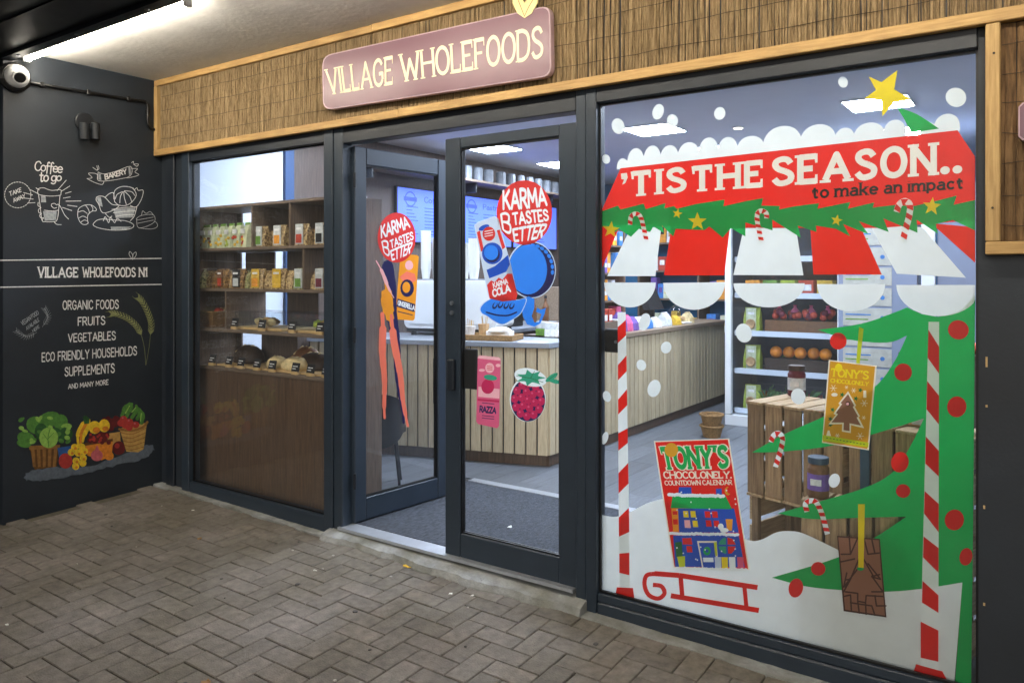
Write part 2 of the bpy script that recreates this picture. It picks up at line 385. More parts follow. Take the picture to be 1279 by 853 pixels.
def area(p): return .5*sum(p[i-1][0]*p[i][1]-p[i][0]*p[i-1][1] for i in range(len(p)))
def sheet(name, layers, mapper, parent=None, off=Vector((0, 0, 0)), thick=None):
    """layers: [(material, [polygons in photo pixels])], later ones on top; becomes ONE flat mesh without overlapping faces"""
    vs = []; fs = []; own = []
    for li, (m, polys) in enumerate(layers):
        for p in polys:
            q = []
            for a in p:
                if not q or abs(a[0]-q[-1][0])+abs(a[1]-q[-1][1]) > 1e-3: q.append(a)
            if len(q) > 2 and abs(q[0][0]-q[-1][0])+abs(q[0][1]-q[-1][1]) < 1e-3: q.pop()
            if len(q) < 3: continue
            ar = area(q)
            if abs(ar) < 1e-3: continue
            if ar < 0: q.reverse()
            b = len(vs); vs += [Vector((a[0], a[1])) for a in q]; fs.append(list(range(b, b+len(q)))); own.append(li)
    vo, eo, fo, ov, oe, of = delaunay_2d_cdt(vs, [], fs, 1, 1e-4)
    mats = [m for m, _ in layers]; um = []
    for m in mats:
        if m not in um: um.append(m)
    mb = MB(); mb.v = [mapper(v[0], v[1])+off for v in vo]
    for f, o in zip(fo, of):
        if not o: continue
        mb.f.append(list(f)); mb.m.append(um.index(mats[max(own[i] for i in o)]))
    used = sorted({i for f in mb.f for i in f}); ix = {a: i for i, a in enumerate(used)}
    mb.v = [mb.v[i] for i in used]; mb.f = [[ix[i] for i in f] for f in mb.f]
    return mb.build(name, um, parent)
def gz(x, y): return -.03-.015*(x+5.2)+.03*min(y, 0)

#@@SETTING
WX = -5.27        # painted side wall plane
# ------------------------------------------------------------------ ground
g = MB()
X0, X1, Y0, Y1 = -40, 40, -60, 40
def gv(x, y, d=0): return (x, y, gz(max(-8, min(4, x)), max(-6, y))-.012-d)
gxs = [-60, -8, -5.3, 4, 60]; gys = [-80, -6, 0, 40]
vs = [gv(x, y) for y in gys for x in gxs]
g.add(vs, [(j*5+i, j*5+i+1, (j+1)*5+i+1, (j+1)*5+i) for j in range(3) for i in range(4)])
ground = g.build('ground', 'mortar', centre=False); tag(ground, kind='structure')
paving = bpy.data.objects.new('paving', None); COL.objects.link(paving); tag(paving, kind='structure')
BW = .1035
def brick_mesh(L, Wd):
    e = .0019; c = .0034; m = MB(); a, b = L/2-e, Wd/2-e
    m.add([(-a,-b,-.03),(a,-b,-.03),(a,b,-.03),(-a,b,-.03),(-a,-b,-c),(a,-b,-c),(a,b,-c),(-a,b,-c),(-a+c,-b+c,0),(a-c,-b+c,0),(a-c,b-c,0),(-a+c,b-c,0)],
          [(0,1,5,4),(1,2,6,5),(2,3,7,6),(3,0,4,7),(4,5,9,8),(5,6,10,9),(6,7,11,10),(7,4,8,11),(8,9,10,11)])
    return m
bricks = []
for i in range(-8, 75):
    for j in range(-3, 40):
        r = (i-j) % 4
        if r == 0: c = (i+1, j+.5, 0)
        elif r == 3: c = (i+.5, j+1, 1)
        else: continue
        x = -5.27+c[0]*BW; y = -.10-c[1]*BW
        y0 = y+(BW if c[2] else BW/2)
        if x < -5.2 or y > -.06: continue
        bricks.append((x, y, c[2]))
vis = []; rest = []
for b in bricks:
    p = proj(Vector((b[0], b[1], gz(b[0], b[1]))))
    if p[2] > .3 and -20 < p[0] < 1300 and p[1] < 875: vis.append((p[2], b))
    elif p[2] > -1: rest.append(b)
vis.sort(); near = [b for d, b in vis[:300]]; rest += [b for d, b in vis[300:]]
bm0 = None; slope = Matrix.Rotation(math.atan(.03), 4, 'X') @ Matrix.Rotation(math.atan(.015), 4, 'Y')
WB[paving.name] = Vector((0, 0, 0)); stuff = MB(); proto = brick_mesh(2*BW, BW)
for k, (x, y, v) in enumerate(near+rest):
    T = Matrix.Translation((x, y, gz(x, y)+random.uniform(-.0018, .0018))) @ slope @ Matrix.Rotation(random.gauss(0, .004), 4, 'X') @ Matrix.Rotation(random.gauss(0, .004), 4, 'Y') @ Matrix.Rotation((R(90) if v else 0)+random.gauss(0, .006), 4, 'Z')
    if k < len(near):
        if bm0 is None: o = proto.build('brick', 'paver', paving, True); bm0 = o
        else: o = bm0.copy(); COL.objects.link(o)
        o.matrix_local = T
    else: stuff.add([T @ p for p in proto.v], proto.f)
tag(stuff.build('brick_field', 'paver', paving, True), kind='stuff')

gs = MB(); random.seed(55)
for k in range(70):
    x, y = random.uniform(-5.1, -.6), -random.uniform(.15, 2.6); r = random.choice((.004, .006, .009, .014)); z = gz(x, y)+.0035
    gs.prism([(x+r*math.cos(a)*random.uniform(.7, 1.2), y+r*math.sin(a)*random.uniform(.7, 1.2), z-.004) for a in [R(60*i) for i in range(6)]], [(x+.8*r*math.cos(a), y+.8*r*math.sin(a), z) for a in [R(60*i) for i in range(6)]], 0 if k % 3 else 1)
tag(gs.build('gum_and_grit', ['gum', 'grit'], paving), kind='stuff')
# concrete threshold and strips under the frames
def rough_strip(name, x0, x1, front, z_back, drop, label, seed, n=70):
    random.seed(seed); m = MB(); rows = []
    for i in range(n+1):
        x = x0+(x1-x0)*i/n; f = front(i/n)+random.uniform(-.005, .005)
        zb = z_back(x); zf = gz(x, -f)+drop+random.uniform(-.002, .003)
        rows.append([(x, .03, zb), (x, -.5*f, zb*.9+zf*.1+random.uniform(-.0015, .0015)), (x, -.9*f, zb*.55+zf*.45+random.uniform(-.002, .002)), (x, -f, zf), (x, -f-.006, zf-.05), (x, .03, zf-.06)])
    vs = [p for r in rows for p in r]
    fs = [(i*6+k, i*6+(k+1) % 6, (i+1)*6+(k+1) % 6, (i+1)*6+k) for i in range(n) for k in range(6)]
    fs += [tuple(range(6)), tuple(n*6+5-k for k in range(6))]
    o = m.add(vs, fs).build(name, 'concrete'); tag(o, label, 'threshold'); random.seed(seed+1); return o
rough_strip('door_threshold', -3.47, -1.76, lambda t: .13-.012*math.sin(t*8)+.01*math.sin(t*31), lambda x: -.013-.009*(x+3.4), .004, 'worn pale concrete threshold in front of the glass doors', 3)
rough_strip('concrete_strip', -5.26, -3.472, lambda t: .085+.006*math.sin(t*23), lambda x: gz(x, 0)+.004, .003, 'narrow concrete strip under the shelf display window', 5)
rough_strip('concrete_strip', -1.758, 1.5, lambda t: .11+.007*math.sin(t*29), lambda x: gz(x, 0)+.004, .003, 'narrow concrete strip under the Christmas decorated window', 7)
bx('sill_plate', 'alu', (-3.40, -1.83, -.055, .05, -.012, .004)); tag(bpy.data.objects['sill_plate'], 'bright aluminium sill plate across the shop doorway', 'sill plate')

# litter
def litter(name, m, p, r, label, cat, n=9, seed=1):
    random.seed(seed); mb = MB(); c = Vector(p)
    top = [c+Vector((r*random.uniform(.45, 1.1)*math.cos(2*math.pi*k/n), r*random.uniform(.45, 1.1)*math.sin(2*math.pi*k/n), random.uniform(.002, .007))) for k in range(n)]
    mb.prism([v-Vector((0, 0, .0025)) for v in top], top)
    tag(mb.build(name, m), label, cat)
for nm, m, px, py, r, lb in (('fallen_leaf', 'leaf_yellow', 511, 711, .036, 'yellow fallen leaf on the paving before the doorway'), ('fallen_leaf', 'leaf_brown', 258, 845, .022, 'curled tan leaf lying on the brick paving'),
                             ('fallen_leaf', 'leaf_brown', 249, 678, .016, 'small brown leaf on paving below the shelf window')):
    p = onZ(px, py, gz(-3, -.8)); litter(nm, m, (p.x, p.y, gz(p.x, p.y)), r, lb, 'leaf', 11, px)
for px, py in ((9, 777), (241, 645), (563, 744), (590, 746), (394, 716)):
    p = onZ(px, py, gz(-3, -.8)); litter('paper_scrap', 'paper', (p.x, p.y, gz(p.x, p.y)), .011, 'tiny white scrap of paper on the brick paving', 'litter', 6, px)
    bpy.data.objects[-1] if False else None
for o in list(COL.objects):
    if o.name.startswith('paper_scrap'): o['group'] = 'paper scraps on the paving'

# ------------------------------------------------------------------ side wall with chalk art
wall = thing('painted_side_wall', 'charcoal painted side wall covered in white chalk lettering and drawings', 'wall', (WX-.1, -.5, -.2))
bx('wall_board', 'black_wall', (WX-.2, WX, -1.045, .3, -.3, 2.84), wall)
bx('wall_return', 'black_paint', (WX-.2, WX-.035, -9, -1.05, -.4, 3.2), wall)
LW = lambda x, y: onX(x, y, WX)
OFF = Vector((.002, 0, 0))
c8 = crop(0, 170, 6.09); c2 = crop(0, 310, 2.37); c6 = crop(0, 380, 3.71)
def chalk(name, strokes, w, soft=None, label=None):
    lay = []
    if soft: lay.append(('chalk_soft', soft))
    polys = []
    for st in strokes:
        pts, sm, cl = st if isinstance(st, tuple) and isinstance(st[0], list) else (st, True, False)
        polys += ribbon(pts, w, sm, cl, jn=6)
    lay.append(('chalk', polys))
    o = sheet(name, lay, LW, wall, OFF)
    if label: o['label'] = label
    return o
def cs(f, *strokes): return [(f(s), True, False) for s in strokes]
# COFFEE TO GO
polys = text('Coffee', c8([(270, 190), (478, 205), (470, 285), (262, 265)]), 11, gap=3) + text('to go', c8([(305, 265), (470, 280), (462, 345), (300, 352)]), 13, gap=8, space=26)
sheet('lettering', [('chalk', polys)], LW, wall, OFF)
polys = text('TAKE', c8([(68, 425), (158, 392), (162, 425), (75, 460)]), 15, gap=18) + text('AWAY', c8([(95, 475), (185, 440), (192, 472), (105, 508)]), 15, gap=12)
for k in range(30):
    a0 = 2*math.pi*k/30; a1 = a0+.13
    polys += ribbon(c8([(134+100*math.cos(a0), 449+98*math.sin(a0)), (134+100*math.cos(a1), 449+98*math.sin(a1))]), .75)
sheet('take_away_badge', [('chalk', polys)], LW, wall, OFF)
cup = cs(c8, [(285, 430), (292, 402), (330, 395), (365, 408), (400, 415), (460, 410), (462, 440)], [(285, 430), (300, 448), (380, 458), (455, 452), (462, 440)], [(292, 447), (305, 540), (318, 640), (345, 652), (400, 652), (432, 640), (445, 560), (455, 452)],
         [(290, 505), (288, 530), (310, 545), (292, 560), (296, 585), (315, 590), (300, 605), (312, 625), (330, 622), (318, 640)], [(390, 535), (392, 518), (415, 514), (430, 525), (440, 520), (460, 540), (490, 600), (520, 632)], [(392, 535), (410, 550), (430, 545)], [(445, 570), (440, 610), (432, 640)], [(410, 652), (430, 672), (465, 675)], [(335, 565), (400, 572), (440, 565)])
for k in range(16):
    a = -math.pi+(k+.5)*math.pi*1.25/16-.2; r0, r1 = 110+15*(k % 3), 165+25*((k*7) % 4)
    if -2.1 < a < -1.1: continue
    cup.append((c8([(375+r0*math.cos(a), 500+r0*.9*math.sin(a)), (375+r1*math.cos(a), 500+r1*.8*math.sin(a))]), False, False))
soft = [c8([(310, 455), (345, 458), (350, 505), (312, 505)]), c8([(325, 572), (430, 575), (425, 640), (340, 645)])]
chalk('coffee_cup_drawing', cup, .75, soft)
# BAKERY banner and basket
ban = cs(c8, [(660, 325), (700, 318), (672, 285), (735, 290), (742, 330)], [(660, 325), (720, 355), (775, 370), (790, 345)], [(745, 275), (790, 290), (880, 270), (990, 232), (1000, 290), (960, 320)], [(790, 345), (870, 335), (960, 318)], [(745, 275), (742, 335), (790, 345)], [(1000, 250), (1045, 250), (1025, 275), (1055, 297), (985, 318), (960, 318)],
         [(705, 240), (740, 262), (735, 228)], [(745, 225), (752, 250), (735, 262)], [(1000, 205), (1012, 195), (1015, 208)], [(1015, 215), (1050, 215), (1040, 232), (1015, 215)])
o = chalk('bakery_banner', ban, .6, [c8([(748, 285), (765, 290), (770, 338), (748, 332)]), c8([(975, 240), (990, 236), (996, 292), (980, 300)])])
sheet('lettering', [('chalk', text('BAKERY', c8([(795, 293), (955, 250), (962, 290), (800, 335)]), 20, gap=14))], LW, wall, OFF+Vector((.001, 0, 0)))
bas = cs(c8, [(730, 490), (735, 465), (770, 458), (800, 470), (850, 520), (905, 530), (860, 565), (800, 585), (770, 575), (750, 520), (730, 490)], [(800, 465), (830, 440), (862, 435), (870, 500)], [(865, 480), (870, 420), (910, 390), (960, 385), (1010, 400), (1035, 450), (1000, 505), (950, 530), (900, 525), (870, 500)],
          [(930, 425), (890, 445), (875, 480)], [(935, 425), (915, 460), (910, 510)], [(940, 425), (945, 470), (960, 520)], [(945, 422), (985, 460), (1000, 500)], [(945, 418), (1000, 425), (1025, 455)], [(1010, 395), (1020, 410), (1040, 395), (1050, 415), (1088, 415), (1075, 480), (1035, 540), (990, 530)],
          [(800, 590), (830, 620), (850, 610)], [(1040, 540), (1020, 610), (990, 645)], [(850, 560), (940, 545), (1035, 540)], [(860, 585), (950, 575), (1030, 570)], [(880, 612), (960, 600), (1018, 600)],
          [(710, 665), (740, 640), (790, 632), (860, 640), (950, 645), (1010, 670), (1010, 695), (960, 712), (850, 716), (750, 700), (710, 680), (710, 665)], [(785, 645), (800, 615), (825, 660), (840, 620), (870, 660), (890, 628), (920, 650)])
chalk('bakery_basket_drawing', bas, .75, [c8([(860, 560), (1030, 545), (1010, 620), (880, 625)]), c8([(840, 690), (1000, 690), (960, 710), (845, 713)]), c8([(735, 470), (765, 465), (780, 540), (755, 530)])])
cro = cs(c8, [(590, 580), (600, 550), (640, 528), (690, 525), (728, 550), (728, 570), (700, 572), (668, 600), (665, 640), (668, 665), (640, 675), (612, 660), (592, 620), (590, 580)], [(592, 580), (630, 570), (662, 590)], [(598, 625), (630, 610), (662, 625)], [(650, 528), (672, 560), (680, 590)], [(690, 526), (705, 550), (702, 572)], [(615, 655), (640, 640), (665, 648)])
chalk('croissant_drawing', cro, .7)
cak = cs(c8, [(1035, 630), (1075, 605), (1165, 600), (1168, 660), (1055, 700), (1038, 630)], [(1040, 640), (1165, 618)], [(1045, 665), (1166, 640)], [(1075, 605), (1085, 570), (1110, 590), (1140, 575), (1165, 600)], [(1060, 700), (1150, 708), (1195, 690), (1190, 660), (1170, 650)])
chalk('cake_slice_drawing', cak, .45)
# rules and lettering
sheet('chalk_rule', [('chalk', [[(0, 324.6), (207, 322.2), (207, 323.4), (0, 325.9)]])], LW, wall, OFF)
sheet('chalk_rule', [('chalk', [[(0, 358.2), (207, 354.6), (207, 355.8), (0, 359.5)]])], LW, wall, OFF)
chalk('leaf_doodle', cs(c2, [(392, 34), (382, 20), (384, 10), (392, 20), (392, 34)], [(392, 34), (394, 18), (402, 12), (402, 22), (392, 34)]), .6)
tl = text('VILLAGE', c2([(113, 55), (230, 57), (230, 87), (113, 88)]), 17, 6, 14, cap='flat') + text('WHOLEFOODS', c2([(245, 56), (400, 57), (400, 86), (245, 87)]), 17, 6, 14, cap='flat') + text('N1', c2([(412, 57), (434, 57), (434, 85), (412, 86)]), 17, 5, 12)
sheet('lettering', [('chalk', tl)], LW, wall, OFF)
for s, q in (('ORGANIC FOODS', [(186, 155), (350, 152), (350, 180), (186, 183)]), ('FRUITS', [(231, 204), (310, 200), (310, 227), (231, 230)]), ('VEGETABLES', [(202, 253), (341, 245), (341, 272), (202, 279)]),
             ('ECO FRIENDLY HOUSEHOLDS', [(124, 309), (404, 289), (404, 317), (124, 337)]), ('SUPPLEMENTS', [(192, 352), (338, 340), (338, 369), (192, 380)]), ('AND MANY MORE', [(202, 402), (320, 388), (320, 404), (202, 417)])):
    sheet('lettering', [('chalk', text(s, c2(q), 14 if 'MANY' not in s else 16, gap=20, space=42))], LW, wall, OFF)
# vegan badge
polys = []
for s, q in (('VEGAN FOOD', [(95, 80), (172, 28), (180, 46), (104, 100)]), ('AVAILABLE', [(118, 105), (176, 62), (182, 78), (124, 122)]), ('HERE', [(148, 118), (178, 95), (184, 108), (154, 132)])): polys += text(s, c6(q), 14, gap=16)
def sprig(pts, w, leaf, n):
    out = ribbon(pts, w, True); sp = spline(pts, False, 6)
    for k in range(2, len(sp)-1, max(1, len(sp)//n)):
        (x, y), (x2, y2) = sp[k-1], sp[k]; a = math.atan2(y2-y, x2-x)
        for sgn in (-1, 1):
            b = a+sgn*.8; out += ribbon([(x2, y2), (x2+leaf*math.cos(b), y2+leaf*math.sin(b))], [w*1.6, w*.6])
    return out
polys += sprig(c6([(195, 105), (222, 60), (205, 18)]), .35, 5, 9) + sprig(c6([(170, 130), (120, 150), (72, 122)]), .35, 5, 9)
sheet('vegan_badge', [('chalk_soft', polys)], LW, wall, OFF)
# wheat
wh = ribbon(c6([(675, 282), (690, 200), (697, 130)]), .55, True)+ribbon(c6([(675, 282), (668, 200), (652, 135)]), .55, True)
for pts in ([(697, 135), (700, 90), (685, 40), (660, -10), (640, -30)], [(652, 138), (630, 100), (590, 65), (540, 45), (515, 45)]):
    sp = spline(c6(pts), False, 4)
    for k in range(len(sp)-1):
        (x, y), (x2, y2) = sp[k], sp[k+1]; a = math.atan2(y2-y, x2-x)
        for sgn in (-1, 1):
            b = a+sgn*.75; wh += ribbon([(x, y), (x+5.2*math.cos(b), y+5.2*math.sin(b))], [2.1, .7]); wh += ribbon([(x+5*math.cos(b), y+5*math.sin(b)), (x+9*math.cos(a+sgn*.4), y+9*math.sin(a+sgn*.4))], .25)
sheet('wheat_drawing', [('p_wheat', wh)], LW, wall, OFF)
# painted fruit and vegetables
random.seed(5)
L = []
def jag(pts, j, f=c6): return f([(x+random.uniform(-j, j), y+random.uniform(-j, j)) for x, y in spline(pts, True, 6)][:-1])
L.append(('p_cloth', [jag([(110, 795), (150, 770), (260, 755), (420, 745), (560, 700), (690, 650), (712, 670), (660, 715), (520, 750), (380, 785), (220, 812), (130, 815)], 5)]))
L.append(('p_basketdark', [c6([(135, 660), (275, 655), (262, 752), (160, 765)])]))
L.append(('p_basket', [c6([(142+i*27, 664), (158+i*27, 664), (165+i*23, 752), (152+i*23, 754)]) for i in range(5)]+[c6([(132, 655), (278, 650), (276, 668), (136, 674)])]))
L.append(('p_green', [c6(disc(x, y, rx, ry, 14, r)) for x, y, rx, ry, r in ((120, 620, 42, 30, .3), (165, 560, 45, 40, .5), (225, 535, 55, 36, -.4), (280, 545, 34, 36, .2), (110, 645, 34, 18, .2))]))
L.append(('p_darkgreen', [c6(disc(305, 600, 32, 30, 14)), c6(disc(250, 600, 40, 30)), c6(disc(190, 590, 30, 40))]))
lob = []
for k in range(26): lob.append(c6(disc(random.uniform(90, 320), random.uniform(515, 640), random.uniform(9, 20), random.uniform(6, 12), 9, random.uniform(-1, 1))))
L.append(('p_green', lob[:13])); L.append(('p_lightgreen', lob[13:]+[c6(disc(225, 618, 44, 48, 18))]))
L.append(('p_green', ribbon(c6([(225, 660), (222, 615), (232, 575)]), 1, True)+ribbon(c6([(222, 630), (200, 600)]), .8)+ribbon(c6([(224, 620), (248, 595)]), .8)))
L.append(('p_blue', [c6([(265, 665), (330, 655), (335, 700), (275, 720)])]))
L.append(('p_straw', [c6([(490, 600), (555, 590), (560, 660), (515, 670)])]))
L.append(('p_darkred', [c6(disc(random.uniform(480, 555), random.uniform(520, 580), 12, 12, 9)) for _ in range(22)]))
L.append(('p_orange', [c6([(392, 645), (522, 625), (518, 700), (470, 722), (405, 700)])]))
L.append(('p_basketdark', [c6([(392, 642), (522, 622), (522, 634), (394, 655)])]))
L.append(('p_darkred', [c6(disc(random.uniform(412, 505), random.uniform(600, 640), 11, 11, 9)) for _ in range(22)]))
L.append(('p_red', [c6(disc(random.uniform(412, 505), random.uniform(600, 640), 6, 6, 8)) for _ in range(14)]))
for i, x0 in enumerate((0, 16, 30)):
    L.append(('p_yellow' if i % 2 == 0 else 'p_orange', ribbon(c6([(362+x0*.7, 650-x0*.5), (360+x0, 605), (378+x0*1.1, 560), (398+x0*.5, 535)]), [3, 5.2, 4.6, 2.5], True)))
L.append(('p_darkgreen', [c6([(383, 520), (398, 515), (415, 530), (412, 552), (390, 555)])]))
L.append(('p_yellow', [c6(disc(438, 570, 28, 30)), c6(disc(482, 562, 26, 30))])); L.append(('p_orange', [c6(disc(446, 582, 17, 14)), c6(disc(488, 576, 15, 12))]))
L.append(('p_red', [c6(disc(303, 725, 32, 36))])); L.append(('p_pink', [c6(disc(448, 700, 28, 26)), c6([(436, 685), (446, 655), (452, 655), (462, 685)])]))
L.append(('p_orange', [c6(disc(505, 702, 22, 20))])); L.append(('p_darkred', [c6(disc(550, 665, 30, 32))])); L.append(('p_red', [c6(disc(542, 655, 12, 12)), c6(disc(295, 712, 14, 14))]))
L.append(('p_yellow', [c6(disc(x, y, 17, 17, 12)) for x, y in ((330, 685), (362, 688), (345, 662), (378, 660), (390, 680), (352, 725), (385, 712), (350, 750), (383, 735))]))
L.append(('p_orange', [c6(disc(x+4, y+5, 7, 7, 8)) for x, y in ((330, 685), (362, 688), (345, 662), (390, 680), (352, 725), (385, 712), (350, 750))]))
L.append(('p_straw', [c6([(553, 575), (680, 548), (665, 670), (640, 685), (585, 682)])]))
L.append(('p_basket', [q for y in range(5) for q in ribbon(c6([(556+y*7, 592+y*20), (610, 602+y*18), (676-y*3, 572+y*22)]), .9, True)]+ribbon(c6([(552, 578), (610, 585), (660, 570), (682, 545)]), 3, True)))
L.append(('p_green', [q for pts in ([(565, 515), (580, 480), (600, 460)], [(585, 520), (605, 480), (610, 462)], [(610, 525), (632, 490), (630, 470)], [(655, 550), (660, 515), (645, 485)], [(635, 530), (650, 505), (648, 490)]) for q in ribbon(c6(pts), [4.5, 6, 3.5], True)]))
L.append(('p_lightgreen', [q for pts in ([(580, 505), (600, 470)], [(610, 500), (628, 478)], [(650, 540), (654, 505)]) for q in ribbon(c6(pts), 1.2)]))
L.append(('p_red', [c6(disc(x, y, 17, 16, 12)) for x, y in ((572, 532), (600, 545), (580, 560), (628, 558), (598, 570), (560, 550))])); L.append(('p_pink', [c6(disc(x, y, 5, 4, 8)) for x, y in ((568, 526), (596, 538), (624, 552))]))
sheet('painted_produce', L, LW, wall, OFF)['label'] = 'painted baskets of lettuce, bananas, grapes and red peppers'

# ------------------------------------------------------------------ canopy: ceiling, beam, tubes
cl = MB().box(WX+.001, 3.5, -1.0, -.03, 2.842, 2.95).build('canopy_ceiling', 'ceiling'); tag(cl, kind='structure')
beam = thing('canopy_beam', 'dark steel beam along the edge of the white canopy ceiling', 'beam', (-1, -1.4, 2.78))
bx('beam_soffit', 'dark_metal', (WX-.2, 3.5, -1.9, -1.005, 2.80, 3.05), beam)
bx('beam_edge', 'frame_dark', (WX+.001, 3.5, -1.06, -.995, 2.775, 2.84), beam)
bx('cladding_joint', 'black_plastic', (WX+.001, 3.5, -1.33, -1.315, 2.792, 2.802), beam)
for x in (-5.1, -4.4, -3.7): MB().lathe([(.012, -.006), (.012, 0)], (x, -1.03, 2.775), 8).build('screw', 'grey_metal', beam)
for i, (a, b) in enumerate(((-5.23, -3.50), (-3.30, -1.57), (-1.37, .36))):
    t = thing('tube_lamp', ['lit fluorescent tube lamp meeting the charcoal side wall', 'lit fluorescent tube lamp in the middle of the row along the beam', 'lit fluorescent tube lamp above the Christmas window'][i], 'lamp', ((a+b)/2, -.95, 2.8), group='tube lamps along the canopy beam')
    bt = bx('batten', 'white_paint', (a, b, -.993, -.945, 2.80, 2.838), t, .004)
    MB().tube([(a+.02, -.93, 2.795), (b-.02, -.93, 2.795)], .015, 10).build('tube', 'tube_light', t)
    for x in (a, b-.02): bx('end_cap', 'white_plastic', (x, x+.02, -.952, -.91, 2.775, 2.818), bt, .003)

# ------------------------------------------------------------------ fascia: reed screen with timber trim
fas = thing('reed_fascia', 'long reed screen fascia framed in pale timber above the shopfront', 'fascia', (-2.5, -.05, 2.3))
bx('backing_board', 'black_paint', (WX+.002, 3.4, -.045, .06, 2.312, 2.838), fas)
random.seed(21)
rd = MB()
def reeds(m, xa, xb, za, zb, y, ws=(.004, .005, .006, .009, .014)):
    x = xa
    while x < xb:
        w = random.choice(ws)*random.uniform(.8, 1.2); d = random.uniform(.003, .010); nseg = 5; vs = []; ox = 0
        zt = zb-random.uniform(0, .004); zs = za+random.uniform(0, .004)
        for k in range(nseg+1):
            z = zs+(zt-zs)*k/nseg; ox += random.uniform(-.0016, .0016)
            vs += [(x+ox-w*.5, y, z), (x+ox-w*.28, y-d, z), (x+ox+w*.25, y-d*random.uniform(.8, 1.1), z), (x+ox+w*.5, y, z)]
        m.add(vs, [(k*4+i, k*4+i+1, k*4+5+i, k*4+4+i) for k in range(nseg) for i in range(3)])
        x += w*random.uniform(.72, .98)
        if random.random() < .08: x += .005
reeds(rd, -5.225, 1.6, 2.345, 2.80, -.05)
tag(rd.build('reed_screen', 'reed', fas), kind='stuff')
wi = MB()
for z in (2.42, 2.52, 2.62, 2.72):
    wi.tube([(x/10, -.0605+random.uniform(-.0008, .0008), z+random.uniform(-.004, .004)) for x in range(-52, 16)], .0012, 4)
wi.build('binding_wire', 'wire', fas)
bx('trim_board', 'trim_wood', (-5.265, -2.9, -.082, -.046, 2.303, 2.346), fas, .003); bx('trim_board', 'trim_wood', (-2.898, 1.6, -.084, -.046, 2.304, 2.348), fas, .003)
bx('trim_board', 'trim_wood', (-5.265, -3.1, -.08, -.046, 2.797, 2.839), fas, .003); bx('trim_board', 'trim_wood', (-3.098, 1.6, -.083, -.046, 2.798, 2.84), fas, .003)
bx('trim_board', 'trim_wood_v', (-5.266, -5.225, -.081, -.046, 2.347, 2.796), fas, .003)
rp_ = thing('reed_wall_panel', 'dark reed panel in pale timber frame on the black wall beside the window', 'panel', (.3, -.06, 1.5))
rd = MB(); random.seed(9); reeds(rd, -.155, 1.6, 1.565, 2.303, -.045, (.02, .03, .045)); tag(rd.build('bark_screen', 'bark', rp_), kind='stuff')
wi = MB()
for z in (1.62, 1.72, 1.83, 1.93, 2.03, 2.13, 2.23): wi.tube([(-.15+x/20, -.0565+random.uniform(-.001, .001), z+random.uniform(-.006, .006)) for x in range(0, 34)], .0013, 4)
wi.build('binding_wire', 'wire', rp_)
bx('trim_board', 'trim_wood_v', (-.197, -.154, -.081, -.03, 1.567, 2.302), rp_, .003); bx('trim_board', 'trim_wood', (-.197, 1.6, -.083, -.03, 1.523, 1.566), rp_, .003)
for x, z in ((-.176, 1.68), (-.172, 2.2), (-.05, 1.54)): MB().lathe([(.004, -.0845), (.004, -.08)], (x, 0, z), 8, 0, 1).build('screw', 'wire', rp_)

# ------------------------------------------------------------------ sign boards
def round_poly(q, r, n=5):
    out = []
    for i in range(4):
        p, a, b = Vector(q[i]), Vector(q[i-1]), Vector(q[(i+1) % 4]); u = (a-p).normalized()*r; v = (b-p).normalized()*r
        for k in range(n+1):
            t = k/n; s = p+u+(-u)*1; out.append(tuple((1-t)**2*(p+u)+2*t*(1-t)*p+t*t*(p+v)))
    return out
sg = thing('shop_sign', 'mauve rounded sign board with cream lettering reading VILLAGE WHOLEFOODS', 'sign', tuple(onY(545, 118, -.1)))
q = [(402, 70), (687, 6.5), (688.5, 95.5), (403, 138.5)]
def slab(name, poly, y0, y1, m, parent, bevel=0):
    pts = [onY(x, y, y0) for x, y in poly]
    if sum((pts[i-1].x*pts[i].z-pts[i].x*pts[i-1].z) for i in range(len(pts))) < 0: pts.reverse()
    return MB().prism([Vector((p.x, y1, p.z)) for p in pts][::-1], [Vector((p.x, y0, p.z)) for p in pts][::-1]).build(name, m, parent, bevel=bevel)
slab('sign_edge', round_poly(q, 13), -.104, -.07, 'sign_edge', sg, .002)
qi = [(403.6, 71.2), (685.4, 8.6), (687, 94), (404.4, 136.8)]
sgf = sheet('sign_face', [('sign_maroon', [round_poly(qi, 12)])], lambda x, y: onY(x, y, -.1055), sg)
SY = lambda x, y: onY(x, y, -.1075)
sheet('lettering', [('cream', text('VILLAGE', [(407, 87), (490, 70), (490, 106), (412, 119)], 13, 6, 12, cap='flat', thin=.7)+text('WHOLEFOODS', [(500, 68), (677, 32), (677, 73), (503, 103)], 13, 6, 11, cap='flat', thin=.7))], SY, sgf)
lem = slab('leaf_emblem', [(655, 23), (646, 17), (640, 4), (641, -8), (650, -4), (655, 4), (662, -4), (672, -10), (671, 4), (664, 17)], -.108, -.102, 'cream_leaf', sg)
sheet('leaf_vein', [('v_brown', ribbon([(655, 21), (650, 8), (646, -2)], .8, True)+ribbon([(655, 21), (661, 8), (668, -3)], .8, True))], lambda x, y: onY(x, y, -.1092), lem)
s2 = thing('small_sign', 'small maroon sign with cream edge on the dark reed panel', 'sign', (.1, -.1, 1.89))
a = onY(1272, 178, -.1)
MB().prism([(a.x, -.1, 1.91), (a.x+.012, -.1, 1.897), (.5, -.1, 1.897), (.5, -.1, 2.02), (a.x+.012, -.1, 2.02), (a.x, -.1, 2.007)][::-1], [(a.x, -.06, 1.91), (a.x+.012, -.06, 1.897), (.5, -.06, 1.897), (.5, -.06, 2.02), (a.x+.012, -.06, 2.02), (a.x, -.06, 2.007)][::-1]).build('sign_edge', 'sign_edge', s2)
